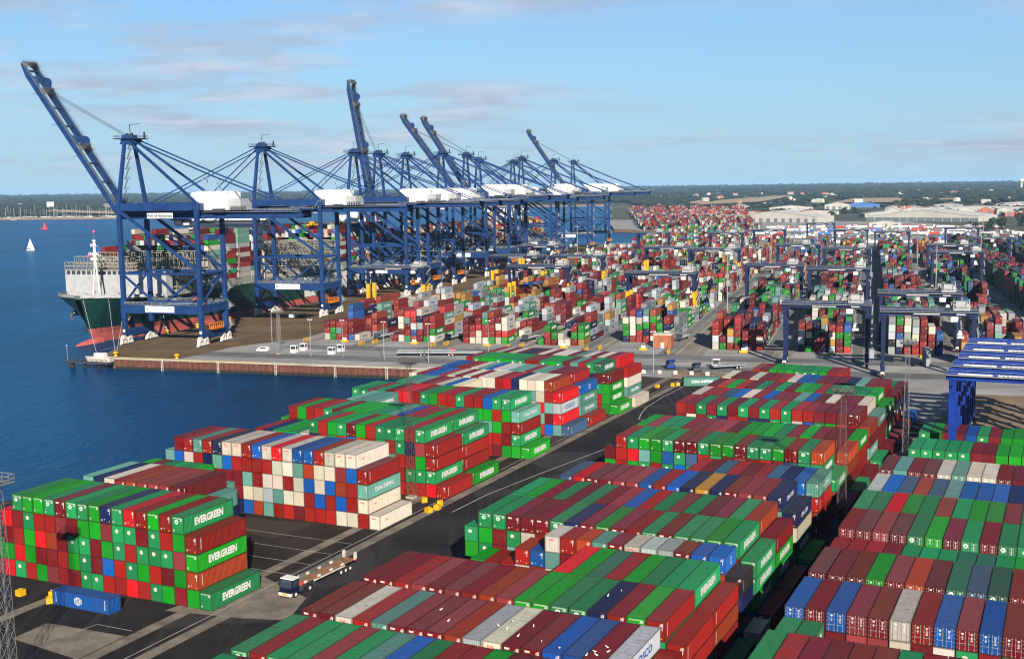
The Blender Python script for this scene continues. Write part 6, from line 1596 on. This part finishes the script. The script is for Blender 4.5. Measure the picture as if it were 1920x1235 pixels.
# ================================================================== DEPOTS BETWEEN THE YARD AND THE WOODS
rd = random.Random(202)
DEP = ['shed_white', 'shed_grey', 'shed_wall', 'brick_red', 'shed_dark']
k_ = 0
for i in range(46):
    az = rd.uniform(8.5, 25.5); d = rd.uniform(2250, 3350)
    x, y = d * math.sin(R(az)), d * math.cos(R(az))
    if any(abs(x - o.location.x) < 95 and abs(y - o.location.y) < 90 for o in bpy.data.objects if o.get('category') in ('shed', 'building') and o.parent is None): continue
    rf = rd.choice(('shed_white', 'shed_white', 'shed_grey', 'brick_red', 'shed_grey')); w_ = rd.uniform(30, 120)
    k_ += 1
    shed('depot_building', '%s depot shed with %s roof in the belt before the woods, counted outward' % (ORD[k_ - 1] if k_ <= 22 else 'outer', dict(shed_white='white', shed_grey='grey', brick_red='red')[rf]), x, y, R(-20 + rd.uniform(-25, 25)), w_, rd.uniform(18, 45), rd.uniform(5, 9), rd.uniform(9, 13), 1, rd.choice(('shed_wall', 'shed_grey', 'brick_red')), rf, 'depot sheds before the woods', 'building')
    if k_ == 22: break
# houses of the villages among the woods
def house_proto(rf, wl):
    r_ = thing('village_house', 'x', 'house', (0, 0, 0), 0); mb = MB(); mb.box(-9, 9, -5, 5, 0, 7); mb.prism([(-9, -5, 7), (-9, 5, 7), (-9, 0, 10.6)], (18, 0, 0)); mb.build('wall', M[wl], r_)
    mb = MB()
    for s_ in (-1, 1): mb.add([(-9.5, s_ * 5.6, 6.8), (9.5, s_ * 5.6, 6.8), (9.5, 0, 11.0), (-9.5, 0, 11.0), (-9.5, s_ * 5.6, 7.2), (9.5, s_ * 5.6, 7.2), (9.5, 0, 11.4), (-9.5, 0, 11.4)], BOXF)
    mb.build('roof', M[rf], r_); return r_
HP = [(house_proto('brick_red', 'shed_wall'), 'red roofed', 'brick_red'), (house_proto('shed_white', 'shed_white'), 'white', 'shed_white'), (house_proto('shed_grey', 'shed_wall'), 'grey roofed', 'shed_grey')]
hc = [0, 0, 0]
for i in range(48):
    az = rd.choice((rd.uniform(6, 26), rd.uniform(6, 26), rd.uniform(6, 26))); d = rd.uniform(3250, 6800) if az > 0 else rd.uniform(3700, 6000)
    q = rd.choice((0, 0, 1, 1, 2)); pr, wd, _ = HP[q]
    o = pr if hc[q] == 0 else copy_tree(pr)
    hc[q] += 1; x, y = d * math.sin(R(az)), d * math.cos(R(az)); sc = rd.uniform(.7, 1.2)
    o.location = (x, y, fz(x, y) + 3); o.rotation_euler = (0, 0, rd.uniform(0, 3.1)); o.scale = (sc * 1.3, sc, sc)
    o['label'] = '%s house among the trees on the far land' % wd; o['group'] = '%s houses among the far woods' % wd
# low scrub and hedges among them
mb = MB()
for i in range(1500):
    az = rd.uniform(6, 27); d = rd.uniform(2150, 3350) if az < 20 else rd.uniform(1500, 3350)
    x, y = d * math.sin(R(az)), d * math.cos(R(az))
    if toQ((x, y))[0] < 190 and d < 2500: continue
    if math.sin(x * .013) + math.sin(y * .009 + x * .004) < .25: continue
    s = rd.uniform(3.0, 7.5); blob(mb, x, y, s * .4, s * 1.2, s * .8, rd)
stuff(mb.build('hedgerows', M['leaves']))

# ================================================================== AIR
mb = MB(); mb.box(-29900, 29900, -2900, 29900, -9.0, 150.0)
hz = stuff(mb.build('haze', None)); hz.data.materials.clear()
hm = bpy.data.materials.new('haze_air'); hm.use_nodes = True; ht = hm.node_tree; ht.nodes.clear()
ho = ht.nodes.new('ShaderNodeOutputMaterial'); hv = ht.nodes.new('ShaderNodeVolumePrincipled')
hv.inputs['Color'].default_value = (0.38, 0.66, 1.0, 1); hv.inputs['Density'].default_value = 3.0e-5; hv.inputs['Anisotropy'].default_value = 0.0
ht.links.new(hv.outputs[0], ho.inputs['Volume']); hz.data.materials.append(hm)
